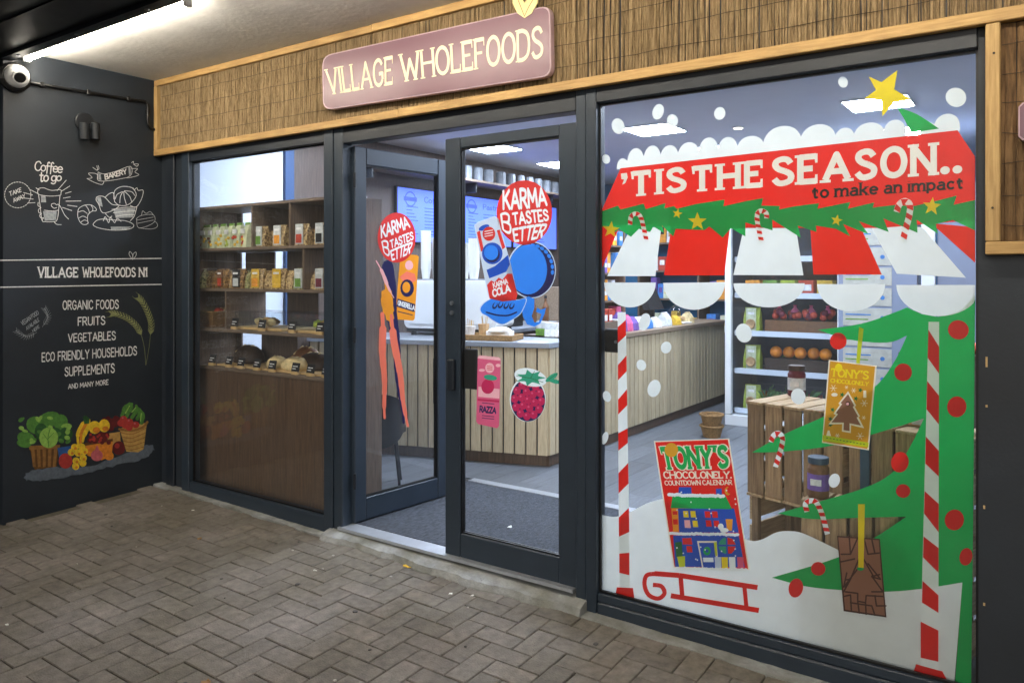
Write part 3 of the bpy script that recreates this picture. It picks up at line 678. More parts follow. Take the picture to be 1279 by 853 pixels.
MB().prism([(a.x+.004, -.102, 1.912), (a.x+.015, -.102, 1.901), (.496, -.102, 1.901), (.496, -.102, 2.016), (a.x+.015, -.102, 2.016), (a.x+.004, -.102, 2.005)][::-1], [(a.x+.004, -.099, 1.912), (a.x+.015, -.099, 1.901), (.496, -.099, 1.901), (.496, -.099, 2.016), (a.x+.015, -.099, 2.016), (a.x+.004, -.099, 2.005)][::-1]).build('sign_face', 'sign_maroon', s2)

# ------------------------------------------------------------------ black wall on the right
bw = thing('black_end_wall', 'smooth black painted wall beside the Christmas window', 'wall', (1, .0, -.3))
bx('wall_board', 'black_wall', (-.221, 3.4, -.028, .2, -.4, 2.84), bw)
for px, py, h in ((1231, 452, .035), (1231, 507, .008), (1228, 633, .012), (1228, 754, .01)):
    p = onY(px, py, -.0285); bx('paint_chip', 'pale_wood', (p.x, p.x+.006, -.0292, -.0282, p.z-h/2, p.z+h/2), bw)

# ------------------------------------------------------------------ wall fittings
p = onX(17, 97, WX)
cc = thing('security_camera', 'white turret security camera on black base high on the side wall', 'camera', tuple(p))
MB().lathe([(.092, 0), (.092, .02), (.075, .035)], (WX+.001, p.y, p.z), 20, 0, 0).build('base_plate', 'black_plastic', cc, smooth=False)
MB().lathe([(.068, .03), (.07, .05), (.062, .075), (.045, .095), (.03, .1)], (WX, p.y, p.z), 20, 0, 0).build('body', 'white_plastic', cc, smooth=True)
e = MB().lathe([(.042, 0), (.044, .03), (.04, .034), (.012, .036)], (0, 0, 0), 18, 0, 0)
rot = Matrix.Rotation(R(-30), 4, 'Y').inverted() @ Matrix.Rotation(R(-18), 4, 'Z')
e.v = [rot @ v+Vector((WX+.085, p.y, p.z-.005)) for v in e.v]; e.build('eyeball', 'white_plastic', cc, smooth=False)
ln = MB().lathe([(.032, .034), (.03, .0375), (.008, .038)], (0, 0, 0), 16, 0, 0); ln.v = [rot @ v+Vector((WX+.085, p.y, p.z-.005)) for v in ln.v]; ln.build('lens', 'black_plastic', cc)
pts = [onX(x, y, WX+.014) for x, y in ((32, 103), (70, 109), (120, 117.5), (170, 125.5), (181, 127), (184.5, 131), (184.5, 145), (185, 156), (188, 161), (194, 162.5))]
cond = thing('cable_conduit', 'black cable conduit running from the security camera to the fascia', 'conduit', tuple(pts[4]))
MB().tube(pts, .011, 8).build('pipe', 'black_plastic', cond, smooth=True)
for x, y in ((52, 106), (110, 115.8), (160, 124), (184.5, 140)):
    c = onX(x, y, WX+.014); bx('clip', 'black_plastic', (WX, WX+.03, c.y-.012, c.y+.012, c.z-.016, c.z+.016), cond, .003)
p = onX(104.5, 153, WX)
sp = thing('twin_spotlight', 'dark twin barrel spotlight on round plate on the chalkboard wall', 'spotlight', tuple(p))
MB().lathe([(.062, 0), (.062, .014), (.056, .018)], (WX+.001, p.y, p.z), 20, 0, 0).build('base_plate', 'dark_metal', sp)
for x in (105, 119):
    c = onX(x, 152, WX+.055)
    MB().lathe([(.026, -.11), (.028, -.108), (.028, -.005), (.024, 0), (.008, .002)], (c.x, c.y, c.z-.01), 14).build('barrel', 'dark_metal', sp)
    MB().tube([(WX+.012, c.y-.005, c.z-.02), (c.x-.02, c.y, c.z-.03)], .01, 8).build('arm', 'dark_metal', sp)

# ------------------------------------------------------------------ shopfront frame
sf = thing('shopfront_frame', 'dark grey aluminium shopfront frame holding windows and doors', 'shopfront', (-2.6, 0, -.1))
bx('corner_post', 'black_wall', (WX+.001, -5.19, -.02, .1, -.1, 2.31), sf, .004); bx('corner_post', 'frame_dark', (-5.188, -5.09, -.035, .1, -.1, 2.31), sf, .004); bx('corner_post', 'black_wall', (-5.088, -4.982, -.02, .1, -.1, 2.31), sf, .004)
bx('jamb', 'frame', (-4.98, -4.895, -.045, .045, -.06, 2.31), sf, .004)
bx('bottom_rail', 'frame', (-4.894, -3.531, -.04, .045, -.062, .036), sf, .004); bx('top_rail', 'frame_dark', (-4.894, -3.531, -.04, .045, 2.236, 2.311), sf, .004)
bx('mullion', 'frame', (-3.53, -3.455, -.045, .045, -.06, 2.311), sf, .004); bx('mullion', 'frame', (-3.452, -3.378, -.038, .05, -.04, 2.311), sf, .006)
bx('door_head', 'frame_dark', (-3.377, -1.823, -.035, .05, 2.215, 2.311), sf, .004)
bx('mullion', 'frame', (-1.822, -1.768, -.04, .05, -.09, 2.311), sf, .004); bx('mullion', 'frame', (-1.766, -1.713, -.045, .045, -.1, 2.311), sf, .004)
bx('bottom_rail', 'frame', (-1.712, -.2215, -.04, .045, -.105, -.03), sf, .006); bx('bottom_rail', 'frame', (-1.712, -.2215, -.03, .045, -.029, .008), sf, .003)
bx('top_rail', 'frame_dark', (-1.712, -.2215, -.045, .045, 2.236, 2.311), sf, .004)
for xa, xb, za, zb, y0 in ((-4.894, -3.531, .037, 2.235, -.006), (-1.712, -.2215, .009, 2.235, -.008)):
    for d in ((xa, xa+.008, za, zb), (xb-.008, xb, za, zb), (xa+.0085, xb-.0085, za, za+.008), (xa+.0085, xb-.0085, zb-.008, zb)): bx('gasket', 'black_plastic', (d[0], d[1], y0-.006, y0+.007, d[2], d[3]), sf)
bx('window_pane', 'glass', (-4.893, -3.532, .004, .010, .037, 2.235), sf)
bx('window_pane', 'glass', (-1.711, -.2222, .002, .008, .009, 2.235), sf)

# ------------------------------------------------------------------ doors
def door(name, label, loc, rz, w, h, stile, top, bottom, hside):
    """leaf from its hinge at local x=0 to x=w"""
    t = thing(name, label, 'door', loc, rz); b = lambda n, m, d, bv=.004: MB().box(*d).build(n, m, t, True, bv)
    b('stile', 'frame', (0, stile, -.024, .024, 0, h)); b('stile', 'frame', (w-stile, w, -.024, .024, 0, h))
    b('top_rail', 'frame', (stile+.001, w-stile-.001, -.022, .022, h-top, h)); b('bottom_rail', 'frame', (stile+.001, w-stile-.001, -.022, .022, 0, bottom))
    for sy in (-1, 1):
        y0, y1 = (-.0235, -.0225) if sy < 0 else (.0225, .0235)
        b('gasket', 'black_plastic', (stile, stile+.007, -.012, -.004) if False else (stile+.0005, stile+.0075, min(sy*.004, sy*.013), max(sy*.004, sy*.013), bottom, h-top), 0); b('gasket', 'black_plastic', (w-stile-.0075, w-stile-.0005, min(sy*.004, sy*.013), max(sy*.004, sy*.013), bottom, h-top), 0)
        b('gasket', 'black_plastic', (stile+.008, w-stile-.008, min(sy*.004, sy*.013), max(sy*.004, sy*.013), bottom+.0005, bottom+.0075), 0); b('gasket', 'black_plastic', (stile+.008, w-stile-.008, min(sy*.004, sy*.013), max(sy*.004, sy*.013), h-top-.0075, h-top-.0005), 0)
    for z in (.2, 1.05, 1.95): MB().lathe([(.009, z), (.009, z+.09)], (-.004 if hside > 0 else w+.004, -.028, 0), 10).build('hinge', 'dark_metal', t, True)
    b('glass_pane', 'glass', (stile-.005, w-stile+.005, -.003, .003, bottom-.005, h-top+.005), 0)
    return t
LA = R(85)   # open angle of the left leaf
HINGE = Vector((-3.372, .035, .012))
dl = door('open_glass_door', 'glass door leaf standing open into the shop with orange can sticker', HINGE, LA, .765, 2.195, .085, .1, .13, 1)
dr = door('closed_glass_door', 'shut glass door leaf with blue disc and pink can stickers', (-2.62, 0, .0), 0, .798, 2.165, .1, .055, .125, -1)
bx('pull_handle', 'frame_dark', (.03, .075, -.05, -.025, .86, 1.02), dr, .006, True); 
lk = MB().box(.1, .186, .004, .02, .868, 1.075).build('lock_plate', 'black_plastic', dr, True, .004)
MB().lathe([(.011, -.034), (.011, -.02)], (.05, 0, 1.26), 10, 0, 1).build('lock_cylinder', 'grey_metal', dr, True)
MB().lathe([(.011, -.034), (.011, -.02)], (.05, 0, 1.31), 10, 0, 1).build('lock_cylinder', 'grey_metal', dr, True)
bx('lock_case', 'black_plastic', (.70, .76, .025, .05, .6, .9), dl, .004, True)
lb = thing('door_strike_box', 'black lock box fixed to the mullion inside the big window', 'lock', (-1.67, .05, 1.1)); bx('case', 'black_plastic', (-1.712, -1.622, .03, .07, 1.10, 1.207), lb, .006); MB().lathe([(.007, .024), (.007, .03)], (-1.65, 0, 1.15), 8, 0, 1).build('screw', 'grey_metal', lb)
#@@STICKERS
# ------------------------------------------------------------------ stickers on the big window (inside face of the pane)
def win(y): return lambda px, py: onY(px, py, y)
B1 = .0085   # nearest the glass
XR = 1218
def lerp(a, b, t): return a+(b-a)*t
# awning
aw = thing('awning_sticker', 'red and white awning sticker lettered TIS THE SEASON with green garland', 'sticker', tuple(onY(985, 380, .012)))
sheet('banner', [('v_red', [[(775, 210.5), (1196, 163), (XR, 196), (XR, 275), (1100, 285), (900, 285), (752, 280), (752, 262)]])], win(.0125), aw)
bumps = [(771, 784, 12), (784, 804, 23), (804, 825, 24), (825, 847, 22), (847, 873, 23), (873, 897, 26), (897, 921, 24), (921, 954, 22), (954, 1000, 30), (1000, 1043, 27), (1043, 1067, 19), (1067, 1104, 22), (1104, 1131, 22), (1150, 1169, 14), (1167, 1198, 22)]
def base(x): return 210.5-(x-775)*.1128
polys = []
for a, b, h in bumps:
    m = (a+b)/2; polys.append([(a-1, base(a)+1)]+[(m-(b-a)*.54*math.cos(math.pi*k/14), base(m)-.1128*(-(b-a)*.54*math.cos(math.pi*k/14))-h*math.sin(math.pi*k/14)**.72) for k in range(15)]+[(b+1, base(b)+1)])
sheet('snow_trim', [('v_white', polys)], win(.0135), aw)
top = [(752,264),(772,257),(775,262),(804,254.5),(806.5,261.5),(831,254),(830,260.5),(842,257.5),(845,261),(870,255),(905,249.5),(903.5,258),(929,252),(953,247.6),(951,257),(974,257.5),(973,262),(992,258),(1023,254),(1021,261),(1062,252.5),(1059,261),(1092,253),(1090,259.5),(1120,256),(1140,258),(1170,251),(1195,244.5),(1191,256),(XR,250)]
bot = [(XR,288),(1190,275),(1169,280),(1171,292),(1145,274.6),(1146,291),(1103.5,273),(1110,290),(1073,276.5),(1085,293),(1053,280),(1062,295.5),(1044,286),(1019,282),(1020,290),(996.5,282),(1000,297),(964.6,274.6),(965,288),(931,278),(931,295.5),(913,285),(902.6,297),(886,283),(880,287.5),(844,286),(841,295.5),(827,282),(829,291),(816,283),(812,290),(798,286),(788,296),(773,286),(769,290),(752,283)]
sheet('garland', [('v_green', [top+bot])], win(.0112), aw)
for m, p in (('v_red', [(752, 280), (773, 285), (752, 335)]), ('v_white', [(788, 284), (826, 284), (818.5, 345), (758.5, 345)]), ('v_red', [(838.5, 284), (912, 282), (904.6, 344), (829.3, 344)]), ('v_white', [(929.5, 282), (994, 284), (1003.5, 344), (916, 343.6)]),
             ('v_red', [(1012, 284), (1075, 284), (1101.5, 343), (1016, 343)]), ('v_white', [(1086, 280), (1152, 284), (1206.5, 347), (1120, 342)]), ('v_red', [(1163, 279), (XR, 284), (XR, 328.5)])):
    sheet('awning_stripe', [(m, [p])], win(.0135), aw)
def half(a, b, y, h, yr=None):
    m = (a+b)/2; yr = yr if yr is not None else y
    return [(m-(b-a)/2*math.cos(math.pi*k/20), lerp(y, yr, k/20)+h*math.sin(math.pi*k/20)) for k in range(21)]
for a, b, y, h, yr in ((754.6, 819, 353, 31, 353), (828.4, 905.6, 353.5, 34, 352.5), (916, 1005, 354, 30, 354), (1020.5, 1105.6, 355, 34, 355), (1119.5, 1226, 356, 39, 356)):
    p = [(min(x, XR), yy) for x, yy in half(a, b, y, h, yr)]
    if b > XR: p.append((XR, 356))
    sheet('valance_scallop', [('v_white', [p])], win(.0132), aw)
L1 = [[(775.5, 217), (783, 216.3), (784, 222), (781, 229), (777, 231), (779.5, 224.5), (776, 224)]]+text("TIS", [(790, 214.5), (854, 208.5), (854, 240), (790, 246)], 20, 7, 22, cap='flat')+text('THE', [(866, 208), (951, 200), (951, 234), (866, 240)], 20, 7, 22, cap='flat')+text('SEASON..', [(967, 197), (1197, 175.5), (1197, 217), (967, 233)], 20, 7, 20, cap='flat')
sheet('lettering', [('v_letter', L1)], win(.0108), aw)['label'] = 'white slab lettering reading TIS THE SEASON'
sheet('lettering', [('v_black', text('to make an impact', [(1015, 232), (1202, 220), (1202, 236), (1015, 248.5)], 17, 6, 15, 30, cap='flat'))], win(.0106), aw)['label'] = 'black lettering reading to make an impact'
def cane(pts, w, n, parent, y):
    sp = spline(pts, False, 8); d = [0]
    for i in range(1, len(sp)): d.append(d[-1]+math.dist(sp[i-1], sp[i]))
    red = []
    def at(s):
        s = max(0, min(d[-1], s))
        for i in range(1, len(sp)):
            if d[i] >= s: t = (s-d[i-1])/(d[i]-d[i-1]+1e-9); a = math.atan2(sp[i][1]-sp[i-1][1], sp[i][0]-sp[i-1][0]); return lerp(sp[i-1][0], sp[i][0], t), lerp(sp[i-1][1], sp[i][1], t), -math.sin(a), math.cos(a)
    for k in range(n):
        s0 = d[-1]*(k)/n; s1 = s0+d[-1]/n*.5; sk = w*.35
        q = []
        for s, sg in ((s0, 1), (s1, 1), (s1+sk, -1), (s0+sk, -1)):
            x, y0, nx, ny = at(s); q.append((x+sg*nx*w/2, y0+sg*ny*w/2))
        red.append(q)
    return sheet('candy_cane', [('v_white', ribbon(sp, w, cap='flat')), ('v_red', red)], win(y), parent)
cane([(787, 281), (788, 271), (794, 267), (800, 271), (804, 285), (807.7, 302)], 5.5, 7, aw, .0100)
cane([(957.5, 273), (957, 266.5), (951, 263.5), (946, 267), (946, 277), (948.5, 290), (951.5, 303)], 6, 7, aw, .0100)
cane([(1120, 265), (1123, 256), (1130, 251.5), (1136.5, 256), (1135.5, 270), (1131, 287), (1127.5, 302)], 8, 6, aw, .0100)
for x, y, r, ro in ((763, 287, 11, .1), (846, 267, 6.5, .2), (871, 277, 12, 0), (1045, 275.5, 7.5, .2), (1164, 258, 12, .1)):
    sheet('star', [('v_yellow', [star(x, y, r, ro)])], win(.0103), aw)
# striped poles
lp = thing('striped_pole_sticker', 'red and white striped pole sticker with stripes rising to the right', 'sticker', tuple(onY(780, 748, .011)), group='striped awning poles')
lw = [(771.4, 390), (781.5, 390), (786, 667), (773, 672)]
st = [(408.7,428.5,399.6,418.8),(456,475,444,463.6),(499,517.6,486,506),(541,562.7,534.8,553),(590.6,616,578,603.7),(646,670,634,664)]
lxl = lambda y: 771.4+(y-390)*.0058; lxr = lambda y: 781.5+(y-390)*.0162
sheet('pole', [('v_white', [lw, [(773, 670), (786, 664), (787, 736), (774, 733)]]), ('v_red', [[(lxl(a), a), (lxr(c), c), (lxr(d), d), (lxl(b), b)] for a, b, c, d in st]+[[(773.5, 691), (786, 690), (786, 718), (773.5, 715)]])], win(.0095), lp)
sheet('base', [('v_red', [[(770.5, 733), (790.5, 734), (792.5, 748), (768.5, 743)]])], win(.0094), lp)
rpz = thing('striped_pole_sticker', 'red and white striped pole sticker running down over the green tree', 'sticker', tuple(onY(1162, 845, .011)), group='striped awning poles')
st = [(411.7,446.8,433,466.6),(475.7,511,494,530),(545,578.6,563,595),(613,641,629,664.5),(669.6,695.7,684,715),(725,752,743,765)]
rxl = lambda y: 1159.8-(y-402)*.0235; rxr = lambda y: 1173-(y-402)*.0025
sheet('pole', [('v_white', [[(1159.8, 402), (1173, 402), (1172, 838), (1149, 830)]]), ('v_red', [[(rxl(a), a), (rxr(c), c), (rxr(d), d), (rxl(b), b)] for a, b, c, d in st]+[[(1150, 776), (1172, 787), (1172, 826), (1150, 821)]])], win(.0095), rpz)
sheet('base', [('v_red', [[(1144, 829), (1177, 838), (1183, 849), (1141, 839)]])], win(.0094), rpz)
# tree
tr = thing('christmas_tree_sticker', 'big green Christmas tree sticker with red baubles and yellow star', 'sticker', tuple(onY(1130, 840, .012)))
tree = [(1022,412)]+spline([(1022,412),(1075,404.5),(1110,393),(1133,384)])[1:]+[(1150,392),(1172,396),(1200,388),(XR,368),(1215,700),(1213,857)]+[(1193,851),(1202,727)]
tree += spline([(1202,727),(1151,735),(1104,738.7),(1057,737),(1007,732),(964,721)])[1:]+spline([(964,721),(1046,696),(1091,672),(1132,645)])[1:]+spline([(1132,645),(1070,646.5),(1016,648),(971,641)])[1:]
tree += spline([(971,641),(1003,632),(1080,609),(1116.6,588),(1137,557),(1154,522.5)])[1:]+spline([(1154,522.5),(1088,543),(1036,557),(977,564),(939,565)])[1:]+spline([(939,565),(980,542),(1029,520),(1070,498),(1098,478),(1118,450),(1133,419)])[1:]+spline([(1133,419),(1108,428),(1060,424),(1022,412)])[1:-1]
sheet('tree_shape', [('v_green', [tree])], win(.0142), tr)
sheet('tree_tip', [('v_green', [spline([(1120, 134), (1145, 143), (1173, 161)])+[(1138, 166), (1130, 150)]])], win(.0115), tr)
sheet('star', [('v_yellow', [[(1085, 96), (1101, 103), (1121, 88), (1117, 112), (1139, 125), (1117, 128), (1102, 146), (1101, 126), (1080, 123), (1094, 113)]])], win(.0112), tr)
for x, y, rx, ry in ((1197, 412, 13, 12), (1128, 465, 11, 11), (1195, 508, 12, 13), (1124, 577, 11, 13), (1128, 613, 9, 8.5), (1192, 649, 12, 13), (1206.5, 695, 8, 11), (1047, 426, 10.5, 10.5), (1022, 710, 9, 8.5), (994, 734, 9, 12)):
    sheet('bauble', [('v_red', [disc(x, y, rx, ry, 22, .2)])], win(.0120), tr)
cane([(963, 552), (966, 544), (972, 541), (977.5, 547), (975, 562), (968.5, 583)], 6.5, 6, tr, .0115)
cane([(1008, 639), (1006, 629), (1013, 625), (1020, 628), (1027, 643), (1033.5, 667)], 6.5, 7, tr, .0115)
# snow drift
sn = sheet('snow_drift_sticker', [('v_white', [spline([(751.6,643),(770,645),(789,638),(812,627),(838,623),(870,635),(905,660),(934,674),(950,674),(970,664.5),(988,663),(1006,667),(1046,686)])+[(1060,705),(1090,728),(1150,735),(1202,727),(1192,851),(751.6,738)]])], win(.0152))
tag(sn, 'white snow drift sticker along the bottom of the big window', 'sticker')
# snow dots
FLK = ['white oval snowflake sticker above the left end of the snow trim', 'shaded oval snowflake sticker touching the window top edge', 'small white snowflake sticker over the left ceiling panel', 'lone white snowflake sticker between the two ceiling panels', 'small shaded snowflake sticker beside the yellow star', 'large round snowflake sticker above the right end of the red banner',
       'tiny snowflake sticker at the left tip of the red banner', 'oval snowflake sticker just below the first valance scallop', 'large oval snowflake sticker over the fridge post', 'round snowflake sticker high on the slatted counter', 'small round snowflake sticker halfway down the slatted counter', 'tilted oval snowflake sticker low on the slatted counter', 'small snowflake sticker between mullion and striped pole beside the counter', 'half hidden snowflake sticker at the mullion beside the pole', 'round snowflake sticker over the top crate edge', 'small oval snowflake sticker over the spice jar']
for i, (x, y, rx, ry) in enumerate(((772,158,8,10),(822,140,7,10),(840,151,7,8),(899,142,7,8),(1053,103,6,7),(1194,122,13,12),(757,199,5,6),(805,402,7,11),(929,416,10,12),(832,434,6.5,7.5),(801,456,6,7),(817,485,8,11),(758,495,5,7),(755.5,547,4,8),(997,495,9,10),(1042,600,7,9))):
    tag(sheet('snowflake_sticker', [('v_white', [disc(x, y, rx, ry, 20, .3 if i % 2 else -.3)])], win(.0102)), FLK[i]+' on the big window', 'sticker', 'round snowflakes stuck on the big window')
# sledge
c5 = crop(740, 520, 3.046)
sl = ribbon(c5([(230, 640), (262, 645), (274, 672), (250, 692), (214, 678), (198, 640), (206, 604), (240, 598)]), 5.4, True, cap='flat')+ribbon(c5([(236, 597), (330, 604), (628, 650)]), 6.4, cap='flat')+ribbon(c5([(335, 605), (342, 690)]), 5.6, cap='flat')+ribbon(c5([(298, 681), (633, 737)]), 6.4, cap='flat')+ribbon(c5([(578, 645), (586, 728)]), 5.2, cap='flat')
tag(sheet('sledge_sticker', [('v_red', sl)], win(.0118)), 'red sledge outline sticker with curled runner on the snow drift', 'sticker')
# countdown calendar
cc2 = crop(810, 530, 4.487); random.seed(3)
cal = thing('calendar_sticker', 'red chocolate countdown calendar sticker with blue snowy house picture', 'sticker', tuple(onY(885, 708, .011)))
P_ = [('v_cream', [cc2([(30, 93), (452, 78), (566, 814), (140, 802)])]), ('v_red', [cc2([(38, 99), (445, 84), (558, 808), (146, 796)])])]
tq = [(64, 122), (440, 110), (446, 250), (92, 258)]
P_ += [('v_cream', text("TONY'S", cc2(tq), 31, 7, 7, cap='flat')), ('v_green', text("TONY'S", cc2([(67, 126), (436, 114), (442, 246), (95, 254)]), 22, 5, 16, cap='flat')), ('v_gold', [cc2(disc(128, 143, 38, 40))])]
P_ += [('v_cream', text('CHOCOLONELY.', cc2([(83, 262), (462, 262), (464, 302), (90, 304)]), 17, 5, 10, cap='flat')+text('COUNTDOWN CALENDAR', cc2([(90, 314), (464, 309), (468, 338), (94, 341)]), 16, 4, 10, cap='flat'))]
P_ += [('v_blue', [cc2([(170, 350), (240, 350), (242, 395), (168, 395)]), cc2([(378, 360), (410, 358), (412, 395), (378, 395)]), cc2([(165, 470), (480, 470), (506, 605), (172, 605)]), cc2([(138, 622), (505, 618), (540, 800), (150, 796)])]), ('v_gold', [cc2(disc(445, 372, 18, 24, 14))]), ('v_red', [cc2(disc(455, 368, 16, 20, 14))])]
P_ += [('v_green', [cc2([(135, 398), (432, 400), (468, 474), (124, 468)])])]
fl = []
for a, b, y, r in ((118, 430, 394, 13), (122, 508, 609, 11), (160, 550, 805, 10)):
    x = a
    while x < b: fl.append(cc2(disc(x, y+(x-a)*.02+random.uniform(-3, 3), r*random.uniform(.7, 1.3), r*.8, 10))); x += r*1.1
for k in range(26): fl.append(cc2(disc(random.uniform(85, 520), random.uniform(350, 780), 4.5, 4.5, 8)))
P_ += [('v_yellow', [cc2([(x, y), (x+28, y), (x+33, y+36), (x+4, y+36)]) for x, y in ((193, 484), (234, 484), (246, 538))]), ('v_palepink', [cc2([(200, 535), (232, 535), (238, 580), (204, 578)])]), ('v_red', [cc2([(x, y), (x+30, y), (x+35, y+36), (x+4, y+36)]) for x, y in ((314, 486), (355, 486), (320, 536), (364, 538), (188, 636), (212, 680))]+[cc2([(214, 636), (240, 634), (246, 672), (222, 672)])])]
P_ += [('v_orange', [cc2([(128, 470), (165, 470), (170, 600), (138, 600)]), cc2([(432, 530), (472, 530), (468, 595), (440, 595)])]), ('v_red', [cc2([(134, 485), (160, 485), (162, 505), (136, 505)]), cc2([(136, 530), (163, 530), (165, 560), (139, 560)])]), ('v_darkgreen', [cc2([(148, 660), (186, 655), (192, 740), (156, 745)])]), ('v_lime', [cc2([(160, 740), (205, 736), (205, 795), (172, 797)])])]
P_ += [('v_cream', [cc2([(272, 652), (382, 652), (392, 806), (300, 800)])]), ('v_blue', [cc2([(282, 662), (372, 662), (380, 806), (308, 800)])]), ('v_green', [cc2(disc(328, 708, 21, 24))]), ('v_blue', [cc2(disc(328, 708, 9, 10))]), ('v_white', [cc2([(305, 745), (363, 745), (365, 770), (308, 770)])]), ('v_lime', [cc2([(366, 660), (382, 656), (386, 735), (374, 735)])])]
P_ += [('v_teal', [cc2(disc(440, 678, 48, 46, 20))]), ('v_red', [cc2([(440, 632), (470, 640), (488, 670), (485, 700), (465, 722), (440, 724)])]), ('v_blue', [cc2([(432, 632), (442, 632), (446, 724), (436, 724)]), cc2([(392, 672), (488, 672), (488, 682), (392, 682)])])]
P_ += [(m, [cc2([(x, 742), (x+36, 742), (x+38, 810), (x+4, 806)])]) for m, x in (('v_pale', 370), ('v_yellow', 408), ('v_white', 450), ('v_pink', 496))]
P_ += [('v_white', fl+[cc2(disc(405, 572, 16, 18)), cc2(disc(425, 592, 24, 13))])]
sheet('printed_card', P_, win(.0110), cal)
# gold chocolate packet
c7 = crop(1020, 400, 5.018)
pk = thing('chocolate_packet_sticker', 'gold chocolate packet sticker with brown tree hanging from a yellow ribbon', 'sticker', tuple(onY(1060, 560, .011)))
sheet('ribbon', [('v_lime', [c7([(266, 42), (294, 55), (270, 275), (247, 272)])])], win(.0109), pk)
tro = [(197, 444), (248, 535), (238, 540), (272, 602), (262, 606), (298, 676), (216, 656), (214, 706), (158, 696), (160, 650), (74, 652), (120, 592), (106, 586), (146, 528), (136, 522)]
tri = [(197, 462), (236, 535), (226, 542), (262, 604), (250, 608), (278, 660), (206, 645), (206, 694), (168, 688), (170, 641), (92, 640), (134, 588), (120, 580), (160, 524), (150, 518)]
K = [('v_cream', [c7([(76, 248), (377, 284), (327, 814), (33, 767)])]), ('v_gold', [c7([(84, 256), (366, 290), (318, 806), (40, 760)])])]
K += [('v_yellow', [c7(disc(138, 298, 24, 26))]+text('FLUWEL XMAS'[:0]+"TONY'S", c7([(95, 300), (326, 318), (320, 372), (90, 352)]), 18, 6, 10, cap='flat')+text('CHOCOLONELY', c7([(90, 364), (326, 386), (322, 412), (88, 390)]), 18, 4, 10, cap='flat'))]
K += [('v_cream', [p for x, y, r in ((105, 425, 22), (232, 440, 16), (298, 520, 22), (272, 725, 22), (130, 722, 14), (295, 610, 12), (187, 420, 10)) for k in range(3) for p in ribbon(c7([(x-r*math.cos(k*1.05), y-r*math.sin(k*1.05)), (x+r*math.cos(k*1.05), y+r*math.sin(k*1.05))]), .6)]+[c7([(293, 440), (310, 440), (312, 485), (293, 485)]), c7(disc(112, 466, 20, 12)), c7([(70, 690), (80, 690), (90, 725), (60, 722)])])]
K += [('v_darkgreen', [c7(star(x, y, 18, .3)) for x, y in ((160, 466), (246, 490), (100, 560), (86, 618), (86, 655), (274, 438))]), ('v_cream', [c7(tro)]), ('v_brown', [c7(tri)]), ('v_darkbrown', [c7(disc(196, 522, 15, 15))]), ('v_palepink', [c7(disc(194, 524, 9, 9))])]
K += [('v_lime', [c7([(38, 718), (326, 766), (324, 796), (36, 752)])]), ('v_darkgreen', [p for k in range(12) for p in ribbon(c7([(60+k*21, 736+k*3.6), (72+k*21, 738+k*3.6)]), .9, cap='flat')])]
sheet('printed_packet', K, win(.0104), pk)
# brown chocolate bar
cb = crop(960, 520, 2.561)
bar = thing('chocolate_bar_sticker', 'brown chocolate bar sticker with embossed tree and yellow ribbon', 'sticker', tuple(onY(1078, 768, .011)))
lines = [[(232, 440), (262, 440), (258, 384)], [(262, 440), (285, 388)], [(305, 390), (318, 440), (355, 436)], [(330, 392), (340, 438)], [(295, 440), (262, 520), (245, 522)], [(295, 440), (335, 510), (355, 505)], [(228, 465), (275, 455)], [(250, 500), (240, 545), (290, 480)], [(318, 470), (358, 520), (330, 512)], [(245, 560), (285, 565), (285, 590), (310, 595), (312, 572), (368, 575)], [(240, 575), (262, 570), (265, 622)], [(262, 595), (330, 605), (340, 635)], [(285, 590), (290, 628)], [(310, 595), (312, 632)], [(340, 572), (345, 605), (375, 605)], [(245, 545), (262, 520), (240, 560)], [(330, 510), (366, 560), (330, 560)]]
sheet('printed_bar', [('v_darkbrown', [cb([(219, 381), (356, 391), (377, 642), (240, 622)])]), ('v_brown', [cb([(223, 386), (352, 395), (372, 636), (245, 617)])]), ('v_darkbrown', [p for l in lines for p in ribbon(cb(l), 1.9)]), ('v_green', [cb(disc(294, 486, 11, 7))])], win(.0106), bar)
sheet('ribbon', [('v_yellow', [cb([(286, 280), (308, 280), (304, 484), (287, 482)])])], win(.0100), bar)

# ------------------------------------------------------------------ stickers on the closed leaf
DR = lambda y: (lambda px, py: onY(px, py, y))
k5 = crop(590, 220, 4.264); r6 = crop(580, 430, 5.687)
def karma_polys(f, cx, cy, rx, ry, quads, w):   # lettered bubble
    out = [('v_karma', [f(disc(cx, cy, rx, ry, 40))])]
    t = []
    for s, q in quads: t += text(s, f(q), 13 if s == 'B' else w, 0, 18, bulge=.1)
    return out+[('v_white', t)]
bb = thing('red_bubble_sticker', 'round red sticker lettered KARMA TASTES BETTER on the shut door', 'sticker', tuple(onY(655, 303, .005)), group='red lettered bubbles on the doors')
sheet('printed_bubble', karma_polys(k5, 277, 195, 148, 172, (('KARMA', [(165, 74), (384, 62), (396, 160), (166, 182)]), ('TASTES', [(214, 196), (398, 176), (406, 238), (220, 262)]), ('B', [(152, 200), (198, 196), (206, 312), (164, 290)]), ('ETTER', [(216, 280), (402, 252), (366, 330), (226, 352)])), 19), DR(.0052), bb)
kc = thing('cola_can_sticker', 'red and white cola can sticker lettered KARMA COLA on the shut door', 'sticker', tuple(onY(632, 372, .006)))
can = [(10, 262), (30, 245), (120, 212), (138, 228), (205, 470), (240, 630), (232, 660), (160, 668), (92, 652), (80, 620)]
